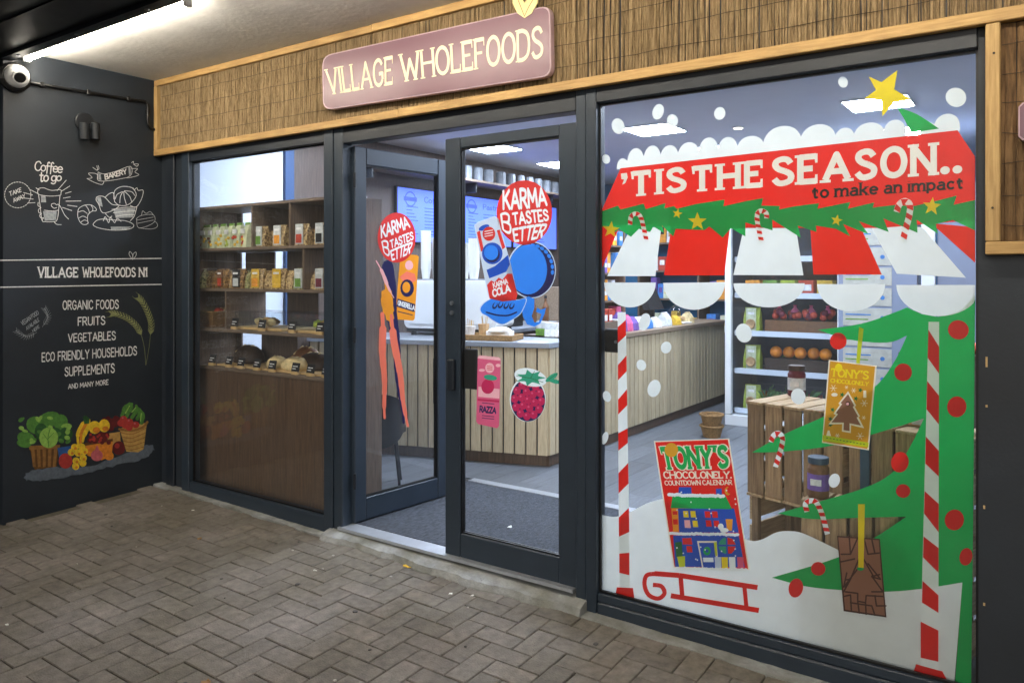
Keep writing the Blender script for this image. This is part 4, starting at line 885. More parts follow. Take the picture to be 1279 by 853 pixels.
KC = [('v_pale', [k5(can)]), ('v_karma', [k5([(24, 300), (40, 290), (62, 400), (46, 402)]), k5([(130, 290), (145, 285), (175, 380), (160, 392)]), k5([(78, 580), (100, 555), (118, 565), (140, 540), (160, 552), (185, 520), (212, 520), (240, 630), (232, 660), (160, 668), (92, 652)])]),
      ('v_blue', [k5(disc(62, 275, 30, 14, 16, -.4)), k5(disc(106, 412, 55, 58, 24)), k5([(75, 500), (120, 480), (190, 420), (200, 470), (180, 510), (130, 530), (90, 545)])]), ('v_navy', [k5(disc(106, 418, 40, 42, 20))]), ('v_sky', [k5(disc(100, 408, 38, 40, 20))]), ('v_karma', [k5(disc(88, 308, 34, 38, 20))]),
      ('v_white', [p for k in range(3) for p in ribbon(k5([(66, 296+k*13), (108, 288+k*13)]), .9)]+text('KARMA', k5([(108, 568), (184, 545), (190, 574), (114, 598)]), 19, 0, 12)+text('COLA', k5([(106, 604), (196, 574), (203, 618), (112, 646)]), 21, 0, 12))]
sheet('printed_can', KC, DR(.0046), kc)
bd = thing('blue_disc_sticker', 'plain blue disc sticker above a scalloped blue wave on the shut door', 'sticker', tuple(onY(662, 408, .006)))
BD = [('v_pale', [k5(disc(315, 500, 130, 152, 40))]), ('v_navy', [k5(disc(316, 500, 124, 146, 40))]), ('v_sky', [k5(disc(296, 498, 102, 132, 36))]), ('v_sky', [k5(disc(315+112*math.cos(a), 500+132*math.sin(a), 9, 13, 10, a)) for a in [-2.2+.23*k for k in range(11)]])]
BD += [('v_sky', [k5([(232, 668), (300, 640), (330, 655), (330, 700), (316, 745), (330, 780), (355, 775), (368, 735), (338, 722), (346, 700), (364, 712), (392, 702), (384, 735), (362, 785), (330, 802), (292, 790), (270, 750), (262, 700)])])]
sc_ = spline([(45, 700), (80, 665), (150, 640), (230, 660), (285, 655), (262, 720), (240, 745), (200, 770), (160, 788), (115, 770), (80, 745), (50, 728)], True, 4)
BD += [('v_pale', [k5([(165+(x-165)*1.04, 710+(y-710)*1.05) for x, y in sc_[:-1]])]), ('v_sky', [k5(sc_[:-1])]), ('v_navy', [k5(disc(x, y, 13, 20, 12, .5)) for x, y in ((120, 690), (150, 686), (180, 690), (210, 692))]), ('v_sky', [k5(disc(x+2, y-6, 7, 15, 12, .5)) for x, y in ((120, 690), (150, 686), (180, 690), (210, 692))]), ('v_navy', [p for l in ([(75, 725), (130, 740), (190, 742), (235, 725)],) for p in ribbon(k5(l), 2, True)])]
sheet('printed_shapes', BD, DR(.0058), bd)
rz_ = thing('pink_can_sticker', 'pink drink can sticker lettered RAZZA on the shut door', 'sticker', tuple(onY(610, 532, .006)))
rc = [(95, 92), (106, 78), (245, 92), (258, 106), (246, 580), (232, 596), (98, 566), (84, 548)]
RZ = [('v_pink', [r6(rc)]), ('v_palepink', [r6(disc(180, 168, 32, 36, 20)), r6(disc(124, 184, 22, 10, 12)), r6(disc(240, 150, 18, 12, 12)), r6([(100, 300), (250, 318), (248, 385), (98, 372)]), r6([(94, 93), (106, 79), (245, 93), (257, 106), (255, 116), (95, 100)])]), ('v_deeppink', [r6(disc(166, 300, 46, 52, 20)), r6([(94, 385), (248, 398), (247, 412), (93, 400)])]), ('v_teal', [r6(disc(185, 236, 48, 20, 16, .15))]),
      ('v_navy', text('RAZZA', r6([(112, 434), (226, 446), (222, 494), (110, 484)]), 24, 0, 12)+[p for y in (415, 505, 522) for p in ribbon(r6([(125, y), (212, y+9)]), .9, cap='flat')]), ('v_karma', [p for k in range(3) for p in ribbon(r6([(162, 155+k*12), (198, 158+k*12)]), .8)])]
sheet('printed_can', RZ, DR(.0050), rz_)
rb = thing('raspberry_sticker', 'pink raspberry fruit sticker with green leaves on the shut door', 'sticker', tuple(onY(660, 560, .006)))
random.seed(4); dr_ = []
for ring, n, rr in ((0, 1, 0), (1, 6, 46), (2, 12, 90)):
    for k in range(n): a = 2*math.pi*k/n+ring*.3; dr_.append((452+rr*math.cos(a)*1.05, 395+rr*1.28*math.sin(a)))
sheet('printed_berry', [('v_white', [r6(disc(450, 390, 128, 160, 32))]), ('v_navy', [r6(disc(452, 396, 122, 152, 32))]), ('v_deeppink', [r6(disc(x, y, 27, 30, 16)) for x, y in dr_]), ('v_pink', [r6(disc(x-7, y-9, 8, 8, 10)) for x, y in dr_]),
      ('v_white', [r6(disc(470, 235, 118, 62, 24, .25))]), ('v_teal', [r6([(470+r*112*math.cos(a), 238+r*60*math.sin(a)) for a, r in [(2*math.pi*k/14, 1 if k % 2 == 0 else .5) for k in range(14)]]), r6(disc(620, 235, 52, 18, 14, -.6)), r6(disc(640, 262, 48, 15, 14, .25)), r6(disc(470, 238, 62, 34, 16))]), ('v_darkgreen', [p for l in ([(470, 240), (370, 225)], [(470, 240), (560, 270)], [(470, 240), (500, 190)], [(600, 250), (660, 205)]) for p in ribbon(r6(l), .7)])], DR(.0054), rb)

# ------------------------------------------------------------------ stickers on the open leaf
ln_ = Vector((math.sin(LA), -math.cos(LA), 0))    # leaf normal pointing to the doorway
def LD(o): return lambda px, py: on_plane(px, py, HINGE+ln_*o, ln_)
k3 = crop(450, 260, 6.09)
bb2 = thing('red_bubble_sticker', 'round red sticker lettered KARMA TASTES BETTER on the open door', 'sticker', tuple(LD(.005)(494, 330)), group='red lettered bubbles on the doors')
sheet('printed_bubble', karma_polys(k3, 277, 225, 145, 190, (('KARMA', [(158, 130), (352, 62), (378, 150), (162, 232)]), ('TASTES', [(226, 246), (396, 178), (404, 240), (234, 308)]), ('B', [(164, 252), (212, 246), (222, 372), (182, 342)]), ('ETTER', [(230, 322), (402, 254), (372, 350), (244, 400)])), 19), LD(.0062), bb2)
gc = thing('orange_can_sticker', 'orange drink can sticker lettered GINGERELLA on the open door', 'sticker', tuple(LD(.006)(508, 400)))
g_ = [(500, 319), (502, 317.2), (521, 318.8), (523, 320.6), (518, 398), (516, 400.5), (496, 399), (493.6, 396)]
sheet('printed_can', [('v_orange', [g_]), ('v_palepink', [disc(511, 331.5, 5, 6, 14)]), ('v_coral', [[(499, 346), (508, 339), (518, 342), (520, 350), (514, 354), (504, 352)]]), ('v_navy', [disc(508.5, 360, 8.5, 11, 16)]), ('v_orange', [disc(507.5, 359, 5, 7, 14)]), ('v_navy', [[(496.5, 373), (518.5, 380), (517.8, 390), (495.5, 383)]]), ('v_white', text('GINGERELLA', [(497.5, 375), (518, 381.6), (517.4, 387.8), (496.8, 381.4)], 22, 0, 12)), ('v_navy', ribbon([(497, 389), (515, 393.5)], 1.2))], LD(.0046), gc)
cs_ = thing('coral_streamer_sticker', 'tall sticker of wavy purple, gold and coral streamers on the open door', 'sticker', tuple(LD(.006)(490, 535)))
wv = lambda x0, x1, y0, y1, amp, n, ph: [(lerp(x0, x1, k/n)+amp*math.sin(k*1.25+ph), lerp(y0, y1, k/n)) for k in range(n+1)]
sheet('printed_streamers', [('v_navy', ribbon(wv(484, 504, 332, 528, .8, 12, .2), [14, 15, 14, 13, 12, 10, 9, 8, 7, 5, 3], True)), ('v_orange', ribbon(wv(481, 488, 352, 408, .8, 6, 1), [4, 13, 15, 14, 10, 3], True)),
      ('v_coral', ribbon(wv(477, 481, 392, 522, .8, 9, .6), [5, 9, 9, 8, 7, 6, 5, 3], True)+ribbon(wv(488, 509, 394, 532, .8, 9, 2), [4, 9, 9, 8, 7, 6, 5, 3], True)), ('v_palepink', ribbon(wv(470, 492, 326, 372, .8, 5, 0), [1.5, 4, 4.5, 3, 1], True))], LD(.0054), cs_)
#@@INTERIOR
# ------------------------------------------------------------------ shop interior: room
random.seed(17)
XL, XRR, YB, ZC = -5.2, 1.3, 6.3, 2.70
fl_ = bx('interior_floor', 'black_paint', (XL-.02, XRR+.02, .055, YB+.02, -.09, -.006)); tag(fl_, kind='structure')
pl = None; PWD = .19
for i in range(int((XRR-XL)/PWD)+1):
    y = .06-random.uniform(0, 1.2); x = XL+PWD*(i+.5)
    while y < YB:
        y0, y1 = max(y, .06 if x > -1.70 or x < -3.42 else 1.25), min(y+1.25, YB)
        if y1-y0 > .08:
            o = MB().box(-PWD/2+.0012, PWD/2-.0012, -.5, .5, -.012, 0).build('floor_plank', 'floor_plank', fl_, True) if pl is None else pl.copy()
            if pl is None: pl = o
            else: COL.objects.link(o); o.parent = fl_
            o.location = Vector((x, (y0+y1)/2, random.uniform(-.0006, .0006)))-fl_.location; o.scale = (1, y1-y0-.0025, 1)
        y += 1.25
mt = bx('entrance_mat', 'doormat', (-3.41, -1.71, .06, 1.17, -.006, .004)); tag(mt, 'dark grey ribbed entrance mat inside the doorway', 'mat')
ms = bx('mat_edge_strip', 'alu', (-3.41, -1.71, 1.172, 1.248, -.005, .008)); tag(ms, 'bright metal edging strip behind the entrance mat', 'edging strip')
qt = onZ(557, 606, .005); yt = bx('yellow_tape', 'yellow_tape', (qt.x-.05, qt.x+.05, qt.y-.05, qt.y+.05, .004, .007)); tag(yt, 'short yellow tape mark on the entrance mat edge', 'tape')
pp = onZ(637, 658, .005); litter('paper_scrap', 'paper', (pp.x, pp.y, .004), .022, 'crumpled white paper scrap on the entrance mat', 'litter', 7, 4)
def wall_obj(name, m, d): return tag(bx(name, m, d), kind='structure')
wall_obj('interior_wall', 'white_wall', (XL-.02, XL, .1, 1.0, -.05, ZC)); wall_obj('interior_wall', 'wall_wood', (XL-.02, XL-.001, 1.09, YB, -.05, ZC))
wall_obj('interior_wall', 'deep_blue', (XL-.02, XL+.03, 1.002, 1.088, -.05, ZC))
wall_obj('interior_wall', 'blue_wall', (XL-.02, XRR, YB, YB+.05, -.05, ZC)); wall_obj('interior_wall', 'room_wall', (XRR, XRR+.05, .1, YB+.05, -.05, ZC))
wall_obj('interior_ceiling', 'room_ceiling', (XL-.02, XRR+.05, .07, YB+.05, ZC, ZC+.05))
wall_obj('interior_wall', 'room_wall', (XL-.02, XRR+.05, .065, .1, 2.315, ZC))
pan = None
for j, y in enumerate((2.95, 4.25, 1.2)):  # last, nearest row is out of view, added to brighten the shop front
    for i, x in enumerate((-4.5, -2.8, -1.05)):
        if pan is None:
            pan = thing('ceiling_panel', 'square LED panel light in the shop ceiling', 'ceiling light', (x, y, ZC), group='square LED panels in the shop ceiling')
            MB().box(-.215, .215, -.215, .215, -.012, -.001).build('frame', 'white_paint', pan, True)
            MB().box(-.2, .2, -.2, .2, -.016, -.0125).build('diffuser', 'panel_light', pan, True)
        else: put(copy_tree(pan), (x, y, ZC))
p = onY(922, 127, 3.3); ds = thing('downlight', 'small round downlight in the shop ceiling', 'ceiling light', (p.x, 3.3, ZC))
MB().lathe([(.05, -.008), (.05, -.001)], (0, 0, 0), 16).build('rim', 'white_paint', ds, True); MB().lathe([(.035, -.011), (.035, -.0085)], (0, 0, 0), 16).build('bulb', 'spot_light', ds, True)

# ------------------------------------------------------------------ counter
KX, KY = -3.14, 1.81; CH = .905
ct = thing('shop_counter', 'L shaped counter clad in pale vertical wood slats', 'counter', (KX, KY, 0))
u = Vector((-math.cos(R(17)), -math.sin(R(17)), 0)); v = Vector((-u.y, u.x, 0))*-1   # v points inside
if v.y < 0: v = -v
def quadbox(a, b, d0, d1, z0, z1, m, name, parent, w=None, bev=.003):
    """box along segment a-b, from depth d0 to d1 along normal w"""
    A_, B_ = Vector((*a, 0)), Vector((*b, 0)); w = w
    c = [A_+w*d0, B_+w*d0, B_+w*d1, A_+w*d1]
    if (c[1]-c[0]).cross(c[2]-c[0]).z < 0: c.reverse()
    return MB().prism([p+Vector((0, 0, z0)) for p in c], [p+Vector((0, 0, z1)) for p in c]).build(name, m, parent, bevel=bev)
LEN = 2.08; E1 = Vector((KX, KY, 0))+u*LEN; nx_ = Vector((-1, 0, 0))
quadbox((KX-.03, KY+.02), (E1.x, E1.y), .012, .58, .10, CH-.002, 'black_paint', 'carcass', ct, v, 0)
quadbox((KX-.02, KY+.03), (KX-.02, 5.65), .0, .6, .101, CH-.003, 'black_paint', 'carcass', ct, nx_, 0)
quadbox((KX-.05, KY+.03), (E1.x, E1.y), .03, .5, .0, .1, 'panel_wood', 'plinth', ct, v, 0); quadbox((KX-.03, KY+.06), (KX-.03, 5.6), .0, .5, .0, .099, 'panel_wood', 'plinth', ct, nx_, 0)
for k in range(int(LEN/.09)):
    a = Vector((KX, KY, 0))+u*(.004+k*.09); b = a+u*.077; quadbox((a.x, a.y), (b.x, b.y), -.008, .012, .095, CH, 'slat_wood', 'slat', ct, v, .002)
k = 0; y = KY+.012
while y < 5.6: quadbox((KX, y), (KX, y+.077), -.008, .012, .095, CH, 'slat_wood', 'slat', ct, nx_, .002); y += .09
TZ0, TZ1 = CH+.001, CH+.04
A0 = Vector((KX+.02, KY-.02, 0))
MB().prism(*[[Vector((p.x, p.y, z)) for p in (A0, Vector((KX+.02, KY+.42, 0)), Vector((KX-.55, KY+.62, 0)), E1+v*.62, E1-v*.03)] for z in (TZ0, TZ1)]).build('worktop', 'counter_top', ct, bevel=.003)
MB().box(KX-.62, KX+.025, KY+.425, 5.68, TZ0, TZ1).build('worktop', 'top_wood', ct, bevel=.003)
# coffee machine on the counter
cm = thing('coffee_machine', 'white rounded espresso machine standing on the counter', 'coffee machine', (-4.2, 1.93, TZ1), R(16))
def rbox(x0, x1, y0, y1, z0, z1, r):
    m = MB(); pr = []
    for cx_, cz_, a0 in ((x1-r, z0+r, -90), (x1-r, z1-r, 0), (x0+r, z1-r, 90), (x0+r, z0+r, 180)):
        for k in range(5): a = R(a0+k*22.5); pr.append((cx_+r*math.cos(a), cz_+r*math.sin(a)))
    return m.prism([Vector((x, y0, z)) for x, z in pr][::-1], [Vector((x, y1, z)) for x, z in pr][::-1])
rbox(-.42, .42, -.02, .45, .06, .47, .05).build('body', 'white_plastic', cm, True, .004)
rbox(-.39, .39, -.028, -.02, .10, .44, .04).build('back_panel', 'white_paint', cm, True)
for x in (-.35, .35):
    for y in (.03, .4): MB().lathe([(.025, 0), (.02, .06)], (x, y, 0), 10).build('foot', 'black_plastic', cm, True)
bx('drip_tray', 'black_plastic', (-.4, .4, -.01, .44, .03, .0595), cm, 0, True); bx('cup_rail', 'grey_metal', (-.41, .41, .0, .43, .4705, .48), cm, .003, True)
def cup_stack(loc, n, r, label, m='paper'):
    mb = MB()
    t = thing('cup_stack', label, 'cups', loc, group='paper cup stacks on the coffee machine')
    for k in range(n):
        if k == 0: c = MB().lathe([(r*.72, 0), (r, .10), (r*1.06, .10), (r*1.06, .106)], (0, 0, 0), 14).build('cup', m, t, True); c0 = c
        else: c = c0.copy(); COL.objects.link(c); c.parent = t; c.location = (0, 0, k*.019)
    return t
for px, py, Y, n, r in ((532, 352, 2.1, 18, .045), (592, 360, 2.2, 14, .05), (580, 356, 2.24, 12, .045), (545, 354, 2.28, 15, .042)):
    q = onY(px, py, Y); cup_stack((q.x, Y, TZ1+.481), n, r, 'tall stack of pale paper cups on top of the coffee machine')
# tray with cups and napkins on counter
q = onZ(610, 424, TZ1); ty = thing('wicker_tray', 'shallow wicker tray of takeaway things on the counter', 'tray', (q.x, q.y, TZ1), R(16))
MB().box(-.24, .24, -.13, .13, 0, .012).build('tray_base', 'wicker', ty, True)
for d in ((-.25, .25, -.14, -.125, 0, .045), (-.25, .25, .125, .14, 0, .045), (-.25, -.235, -.124, .124, 0, .045), (.235, .25, -.124, .124, 0, .045)): MB().box(*d).build('tray_side', 'wicker', ty, True, .004)
for dx, dy, h, m, lb in ((-.04, 0, .16, 'k_kraft', 'kraft paper cup of wooden stirrers on the wicker tray'), (-.17, .03, .13, 'k_white', 'white paper cup of straws on the wicker tray')):
    w_ = ty.matrix_basis @ Vector((dx, dy, .012))
    c = thing('stirrer_cup', lb, 'cup', tuple(w_)); MB().lathe([(.034, 0), (.046, h*.7)], (0, 0, 0), 12).build('cup', m, c, True)
    for k in range(6): MB().tube([(random.uniform(-.015, .015), random.uniform(-.015, .015), .01), (random.uniform(-.03, .03), random.uniform(-.03, .03), h*random.uniform(1, 1.25))], .003, 4).build('stirrer', 'pale_wood', c, True)
w_ = ty.matrix_basis @ Vector((.1, 0, .012)); nb = thing('napkin_box', 'white napkin box with domed paper pile on the wicker tray', 'napkins', tuple(w_), R(16))
MB().box(-.1, .1, -.06, .06, 0, .06).build('box', 'k_white', nb, True, .006); MB().ball((0, 0, .06), .1, 12, 6, 0, .3, .004).build('napkin_pile', 'paper', nb, True, smooth=True)
q = onZ(665, 427, TZ1+.001); lf = thing('flyer', 'white flyer with red print lying flat on the counter corner', 'flyer', (q.x, q.y, TZ1), R(10)); MB().box(-.11, .11, -.05, .05, 0, .003).build('sheet', 'paper', lf, True); MB().box(-.06, .05, -.02, .02, .0031, .004).build('print', 'k_red', lf, True)
# back bar behind the counter
bb_ = thing('back_bar', 'dark back bar unit with wood panel behind the counter', 'cabinet', (-4.9, 4.6, 0))
MB().box(-5.19, -4.5, 2.6, 6.0, 0, .88).build('carcass', 'wall_wood', bb_); MB().box(-5.19, -4.46, 2.58, 6.02, .881, .92).build('worktop', 'counter_top', bb_, bevel=.003)
MB().box(-5.19, -4.62, 4.7, 5.6, .9205, 1.32).build('wood_box', 'top_wood', bb_, bevel=.003)
for y in (3.2, 3.9, 4.6, 5.3): MB().box(-4.4985, -4.485, y, y+.16, .76, .775).build('drawer_pull', 'grey_metal', bb_)

# ------------------------------------------------------------------ menu screens on the side wall
def scr(y0, y1, label, head, emb):
    t = thing('menu_screen', label, 'screen', (XL+.02, (y0+y1)/2, 1.775), group='blue menu screens behind the counter')
    MB().box(XL+.003, XL+.04, y0, y1, 1.775, 2.315).build('case', 'black_plastic', t, bevel=.004)
    dsp = MB().box(XL+.0405, XL+.042, y0+.012, y1-.012, 1.787, 2.303).build('display', 'screen_glow', t)
    W_ = y1-y0; mp = lambda x, y: Vector((XL+.043, y0+x*W_, 2.30-y*.5))
    pol = [p for p in text(head, [(.42, .12), (.42+.055*len(head), .12), (.42+.055*len(head), .24), (.42, .24)], 12, 0, 16)]
    for k in range(9):
        for a, b in ((.14, .32), (.42, .7)):
            yy = .34+k*.065; pol += [[(a, yy), (b-.03*((k*7) % 4), yy), (b-.03*((k*7) % 4), yy+.018), (a, yy+.018)]]
    lay = [('screen_ink', pol)]
    if emb: lay += [('screen_ink', [disc(.2, .2, .085, .15, 20)]), ('screen_glow', [disc(.2, .2, .07, .125, 20)]), ('screen_ink', [[(.1, .16), (.3, .16), (.3, .24), (.1, .24)]])]
    # bring the unit layout to a size the painter likes
    lay = [(m, [[(x*100, y*100) for x, y in p] for p in ps]) for m, ps in lay]
    sheet('menu_print', lay, lambda x, y: mp(x/100, y/100), dsp)
scr(2.30, 3.24, 'blue lit menu screen headed Coffee with round emblem', 'Coffee', True); scr(3.27, 4.21, 'blue lit menu screen with round emblem headed Pastry', 'Pastry', True); scr(4.24, 5.20, 'blue lit menu screen without an emblem', 'Menu'.replace('M', 'm'), False)
ws = thing('wall_shelf', 'dark long shelf above the menu screens', 'shelf', (XL+.15, 3.9, 2.42)); MB().box(XL+.001, XL+.3, 1.7, 6.2, 2.42, 2.445).build('board', 'shelf_wood', ws, bevel=.002)
for y in (1.75, 3.25, 4.75, 6.1): MB().box(XL+.001, XL+.26, y, y+.02, 2.32, 2.4195).build('bracket', 'dark_metal', ws)
tin = None
for k in range(15):
    y = 2.62+k*.185+(.05 if k > 5 else 0); m_ = 'k_blue' if k < 3 else 'tin_grey'
    t = thing('tin', 'pale tin with teal print on the high wall shelf' if k < 3 else 'plain grey tin on the high wall shelf', 'tin', (XL+.2, y, 2.4455), group='teal printed tins on the wall shelf' if k < 3 else 'plain grey tins on the wall shelf')
    MB().lathe([(.055, 0), (.055, .13), (.05, .135), (.048, .145)], (0, 0, 0), 14).build('body', 'tin_grey', t, True)
    MB().lathe([(.0556, .03), (.0556, .11)], (0, 0, 0), 14).build('paper_label', m_, t, True)

# ------------------------------------------------------------------ window display shelves (left window)
SX0, SX1, SY0, SY1 = -5.06, -3.55, .10, .46
su = thing('display_shelf_unit', 'brown wooden shelf unit of products behind the left window', 'shelf unit', ((SX0+SX1)/2, .28, 0))
MB().box(SX0, SX0+.02, SY0, SY1, 0, 1.94).build('side_panel', 'shelf_wood_v', su, bevel=.002); MB().box(SX1-.02, SX1, SY0, SY1, 0, 1.94).build('side_panel', 'shelf_wood_v', su, bevel=.002)
SZ = (.80, 1.065, 1.345, 1.625, 1.918)
for z in SZ: MB().box(SX0+.021, SX1-.021, SY0+.002, SY1, z, z+.02).build('shelf', 'shelf_wood', su, bevel=.002)
nb_ = 6; wbd = (SX1-SX0-.042)/nb_
for k in range(nb_): MB().box(SX0+.0215+k*wbd, SX0+.0195+(k+1)*wbd, SY0+.01, SY0+.03, .001, .798).build('front_panel', 'panel_wood', su, bevel=.001)
def divx(px): return onY(px, 300, SY0+.02).x
for px, a, b in ((316, 3, 4), (363, 3, 4), (283, 1, 2), (380, 2, 3)):
    x = divx(px); MB().box(x-.008, x+.008, SY0+.012, SY1-.02, SZ[a]+.0205, SZ[b]-.0005).build('divider', 'shelf_wood_v', su)
def back(px0, px1, row):
    a, b = onY(px0, 300, SY1-.012).x, onY(px1, 300, SY1-.012).x
    MB().box(max(a, SX0+.021), min(b, SX1-.021), SY1-.014, SY1-.002, SZ[row]+.021, SZ[row+1]-.001).build('back_board', 'wall_wood', su)
for px0, px1, row in ((240, 302, 3), (316, 352, 3), (366, 440, 3), (240, 301, 2), (307, 343, 2), (359, 440, 2), (240, 325, 1), (359, 398, 1), (240, 302, 0), (327, 372, 0)): back(px0, px1, row)

def pouch_mesh(w, h, d):
    m = MB(); secs = [(0, 1, 1), (.06, 1.02, 1.05), (.5, 1, .9), (.82, .95, .45), (.93, .93, .1), (1, .95, .08)]; vs = []
    for t, a, b in secs:
        for sx, sy in ((-1, -1), (0, -1.25), (1, -1), (1, 1), (0, 1.2), (-1, 1)):
            vs.append((sx*w/2*a+random.uniform(-.02, .02)*w, sy*d/2*b/1.1, t*h+random.uniform(-.01, .01)*h))
    n = 6; fs = [(i*n+k, i*n+(k+1) % n, (i+1)*n+(k+1) % n, (i+1)*n+k) for i in range(len(secs)-1) for k in range(n)]
    return m.add(vs, fs+[tuple(range(n-1, -1, -1)), tuple(range((len(secs)-1)*n, len(secs)*n))])
def pouch(name, label, cat, loc, w, h, d, m, rz=0, lab=None, lab2=None, group=None, blobs=None, window=None):
    t = thing(name, label, cat, loc, rz, group)
    pouch_mesh(w, h, d).build('bag', m, t, True, smooth=False)
    lc = MB().box(-w*.3, w*.3, -d*.6-.002, -d*.5, h*.06, h*.98).build('card', lab, t, True, .002) if lab else t
    cd_ = lc
    if lab2: MB().box(-w*.22, w*.22, -d*.6-.0045, -d*.6-.0022, h*.12, h*.52).build('print', lab2, cd_, True)
    if lab: MB().box(-w*.2, w*.2, -d*.6-.004, -d*.6-.0022, h*.72, h*.82).build('print', 'k_white', cd_, True)
    if blobs:
        MB().box(-w*.46, w*.46, -d*.1, d*.1, h*.9, h*1.0).build('seal', 'k_green', t, True); MB().box(-w*.3, w*.3, -d*.66, -d*.5, h*.56, h*.74).build('print', 'k_white', t, True)
        for k in range(blobs[1]):
            MB().ball((random.uniform(-.4, .4)*w, -d*.55+random.uniform(-.004, .004), random.uniform(.1, .5)*h), w*.14, 7, 5).build('print', blobs[0] if k % 3 else 'k_yellow', t, True)
    return t
YP = SY0+.075
for k, (m1, b) in enumerate((('k_nutdark', 4), ('k_nutdark', 4), ('k_nutdark', 4), ('k_yellow', 6), ('k_lime', 6), ('k_red', 6), ('k_red', 6))):
    x = onY(249+k*10.2, 300, YP).x
    lb = ('pale green snack pouch with dark bottle print on top product shelf', 'pale green snack pouch with yellow fruit print on top product shelf', 'pale green snack pouch with lime fruit print on top product shelf', 'pale green snack pouch with red fruit print on top product shelf')[0 if k < 3 else 1 if k == 3 else 2 if k == 4 else 3]
    pouch('snack_pouch', lb, 'pouch', (x, YP, SZ[3]+.0205), .08, .172, .07, 'k_pale', random.uniform(-.25, .05), group='green snack pouches in the window', blobs=(m1, b), lab2=None)
for px, c, nm in ((328, 'k_green', 'green'), (351.5, 'k_orange', 'orange'), (379, 'k_red', 'red'), (404, 'k_black', 'black')):
    x = onY(px, 300, YP).x; pouch('nut_bag', 'clear nut bag with %s and grey card on top product shelf' % nm, 'nut bag', (x, YP, SZ[3]+.0205), .12, .14, .06, 'nuts_light', 0, 'k_card', c)
for px in (340, 362, 391, 369, 334, 346, 357, 385, 397, 410):
    x = onY(px, 300, YP+.06).x; pouch('nut_bag', 'plain bag of brown nuts between carded bags on top product shelf', 'nut bag', (x, YP+.06, SZ[3]+.0205), .1, .11, .05, 'nuts_dark' if px % 2 else 'nuts_light', .2, group='plain nut bags on the top product shelf')
for k, (px, m1, lab, l2, nm) in enumerate(((253, 'nuts_green', 'k_pale', 'k_green', 'olive green'), (262, 'nuts_light', None, None, ''), (272, 'nuts_dark', None, None, ''), (282, 'nuts_dark', 'k_nutdark', 'k_red', 'brown'), (292, 'nuts_light', None, None, ''), (301, 'nuts_dark', 'k_black', 'k_card', 'black'), (311, 'nuts_green', None, None, ''),
        (325, 'nuts_light', 'k_yellow', 'k_orange', 'yellow'), (337, 'nuts_light', None, None, ''), (351, 'nuts_light', 'k_yellow', 'k_yellow', 'amber'), (364, 'nuts_light', None, None, ''), (379, 'nuts_green', 'k_card', 'k_green', 'pale green'), (392, 'nuts_light', None, None, ''), (405, 'nuts_light', 'k_card', 'k_plum', 'plum and grey'), (318, 'nuts_dark', None, None, ''), (331, 'nuts_light', None, None, ''), (344, 'nuts_dark', None, None, ''), (358, 'nuts_green', None, None, ''), (371, 'nuts_light', None, None, ''), (386, 'nuts_dark', None, None, ''), (398, 'nuts_light', None, None, ''), (412, 'nuts_green', None, None, ''))):
    yy = YP if lab else YP+.03+(.04 if px in (318, 331, 344, 358, 371, 386, 398, 412) else 0); x = onY(px, 300, yy).x
    lb = 'snack bag with %s card on the middle product shelf' % nm if lab else 'plain clear bag of nuts on the middle product shelf'
    pouch('snack_bag', lb, 'snack bag', (x, yy, SZ[2]+.0205), .115 if lab else .105, .135 if lab else .122, .075, m1, random.uniform(-.2, .2), lab, l2, group=None if lab else 'plain nut bags on the middle product shelf')
# row with basket and acrylic boxes
q = onY(266, 402, SY0+.13); ba = thing('wicker_basket', 'small wicker basket of wrapped snacks on the lower product shelf', 'basket', (q.x, SY0+.15, SZ[1]+.0205))
MB().prism([Vector(p) for p in ((-.1, -.09, 0), (.1, -.09, 0), (.1, .09, 0), (-.1, .09, 0))], [Vector(p) for p in ((-.145, -.12, .11), (.145, -.12, .11), (.145, .12, .11), (-.145, .12, .11))]).build('basket_body', 'wicker', ba, True)
MB().tube([(-.145, -.12, .11), (.145, -.12, .11), (.145, .12, .11), (-.145, .12, .11), (-.145, -.12, .11)], .008, 6).build('rim', 'wicker', ba, True)
for k in range(9): MB().ball((random.uniform(-.11, .11), random.uniform(-.09, .09), .115), .03, 7, 5, 0, .7, .005).build('snack', random.choice(('k_red', 'k_nut', 'k_crumb')), ba, True)
for pxa, pxb, lb, fm in ((291, 350, 'clear acrylic box of pastries above wooden boards on the lower shelf', 'k_crumb'), (362, 409, 'clear acrylic box of green pastries on the lower shelf', 'k_lime')):
    xa, xb = onY(pxa, 400, SY0+.05).x, onY(pxb, 400, SY0+.05).x
    t = thing('pastry_case', lb, 'pastry case', ((xa+xb)/2, SY0+.2, SZ[1]+.0205)); w = (xb-xa)/2
    MB().box(-w, w, -.14, .14, 0, .018).build('board', 'pale_wood', t, True, .003)
    for d in ((-w, w, -.14, -.137, .0185, .12), (-w, w, .137, .14, .0185, .12), (-w, -w+.003, -.1365, .1365, .0185, .12), (w-.003, w, -.1365, .1365, .0185, .12), (-w, w, -.14, .14, .1205, .1235)): MB().box(*d).build('acrylic_side', 'acrylic', t, True)
    for k in range(10): MB().ball((random.uniform(-.6, .4)*w, random.uniform(-.1, .06), .045+random.uniform(0, .02)), .032, 8, 6, 0, .7, .005).build('pastry', fm if k % 3 else 'k_nut', t, True)
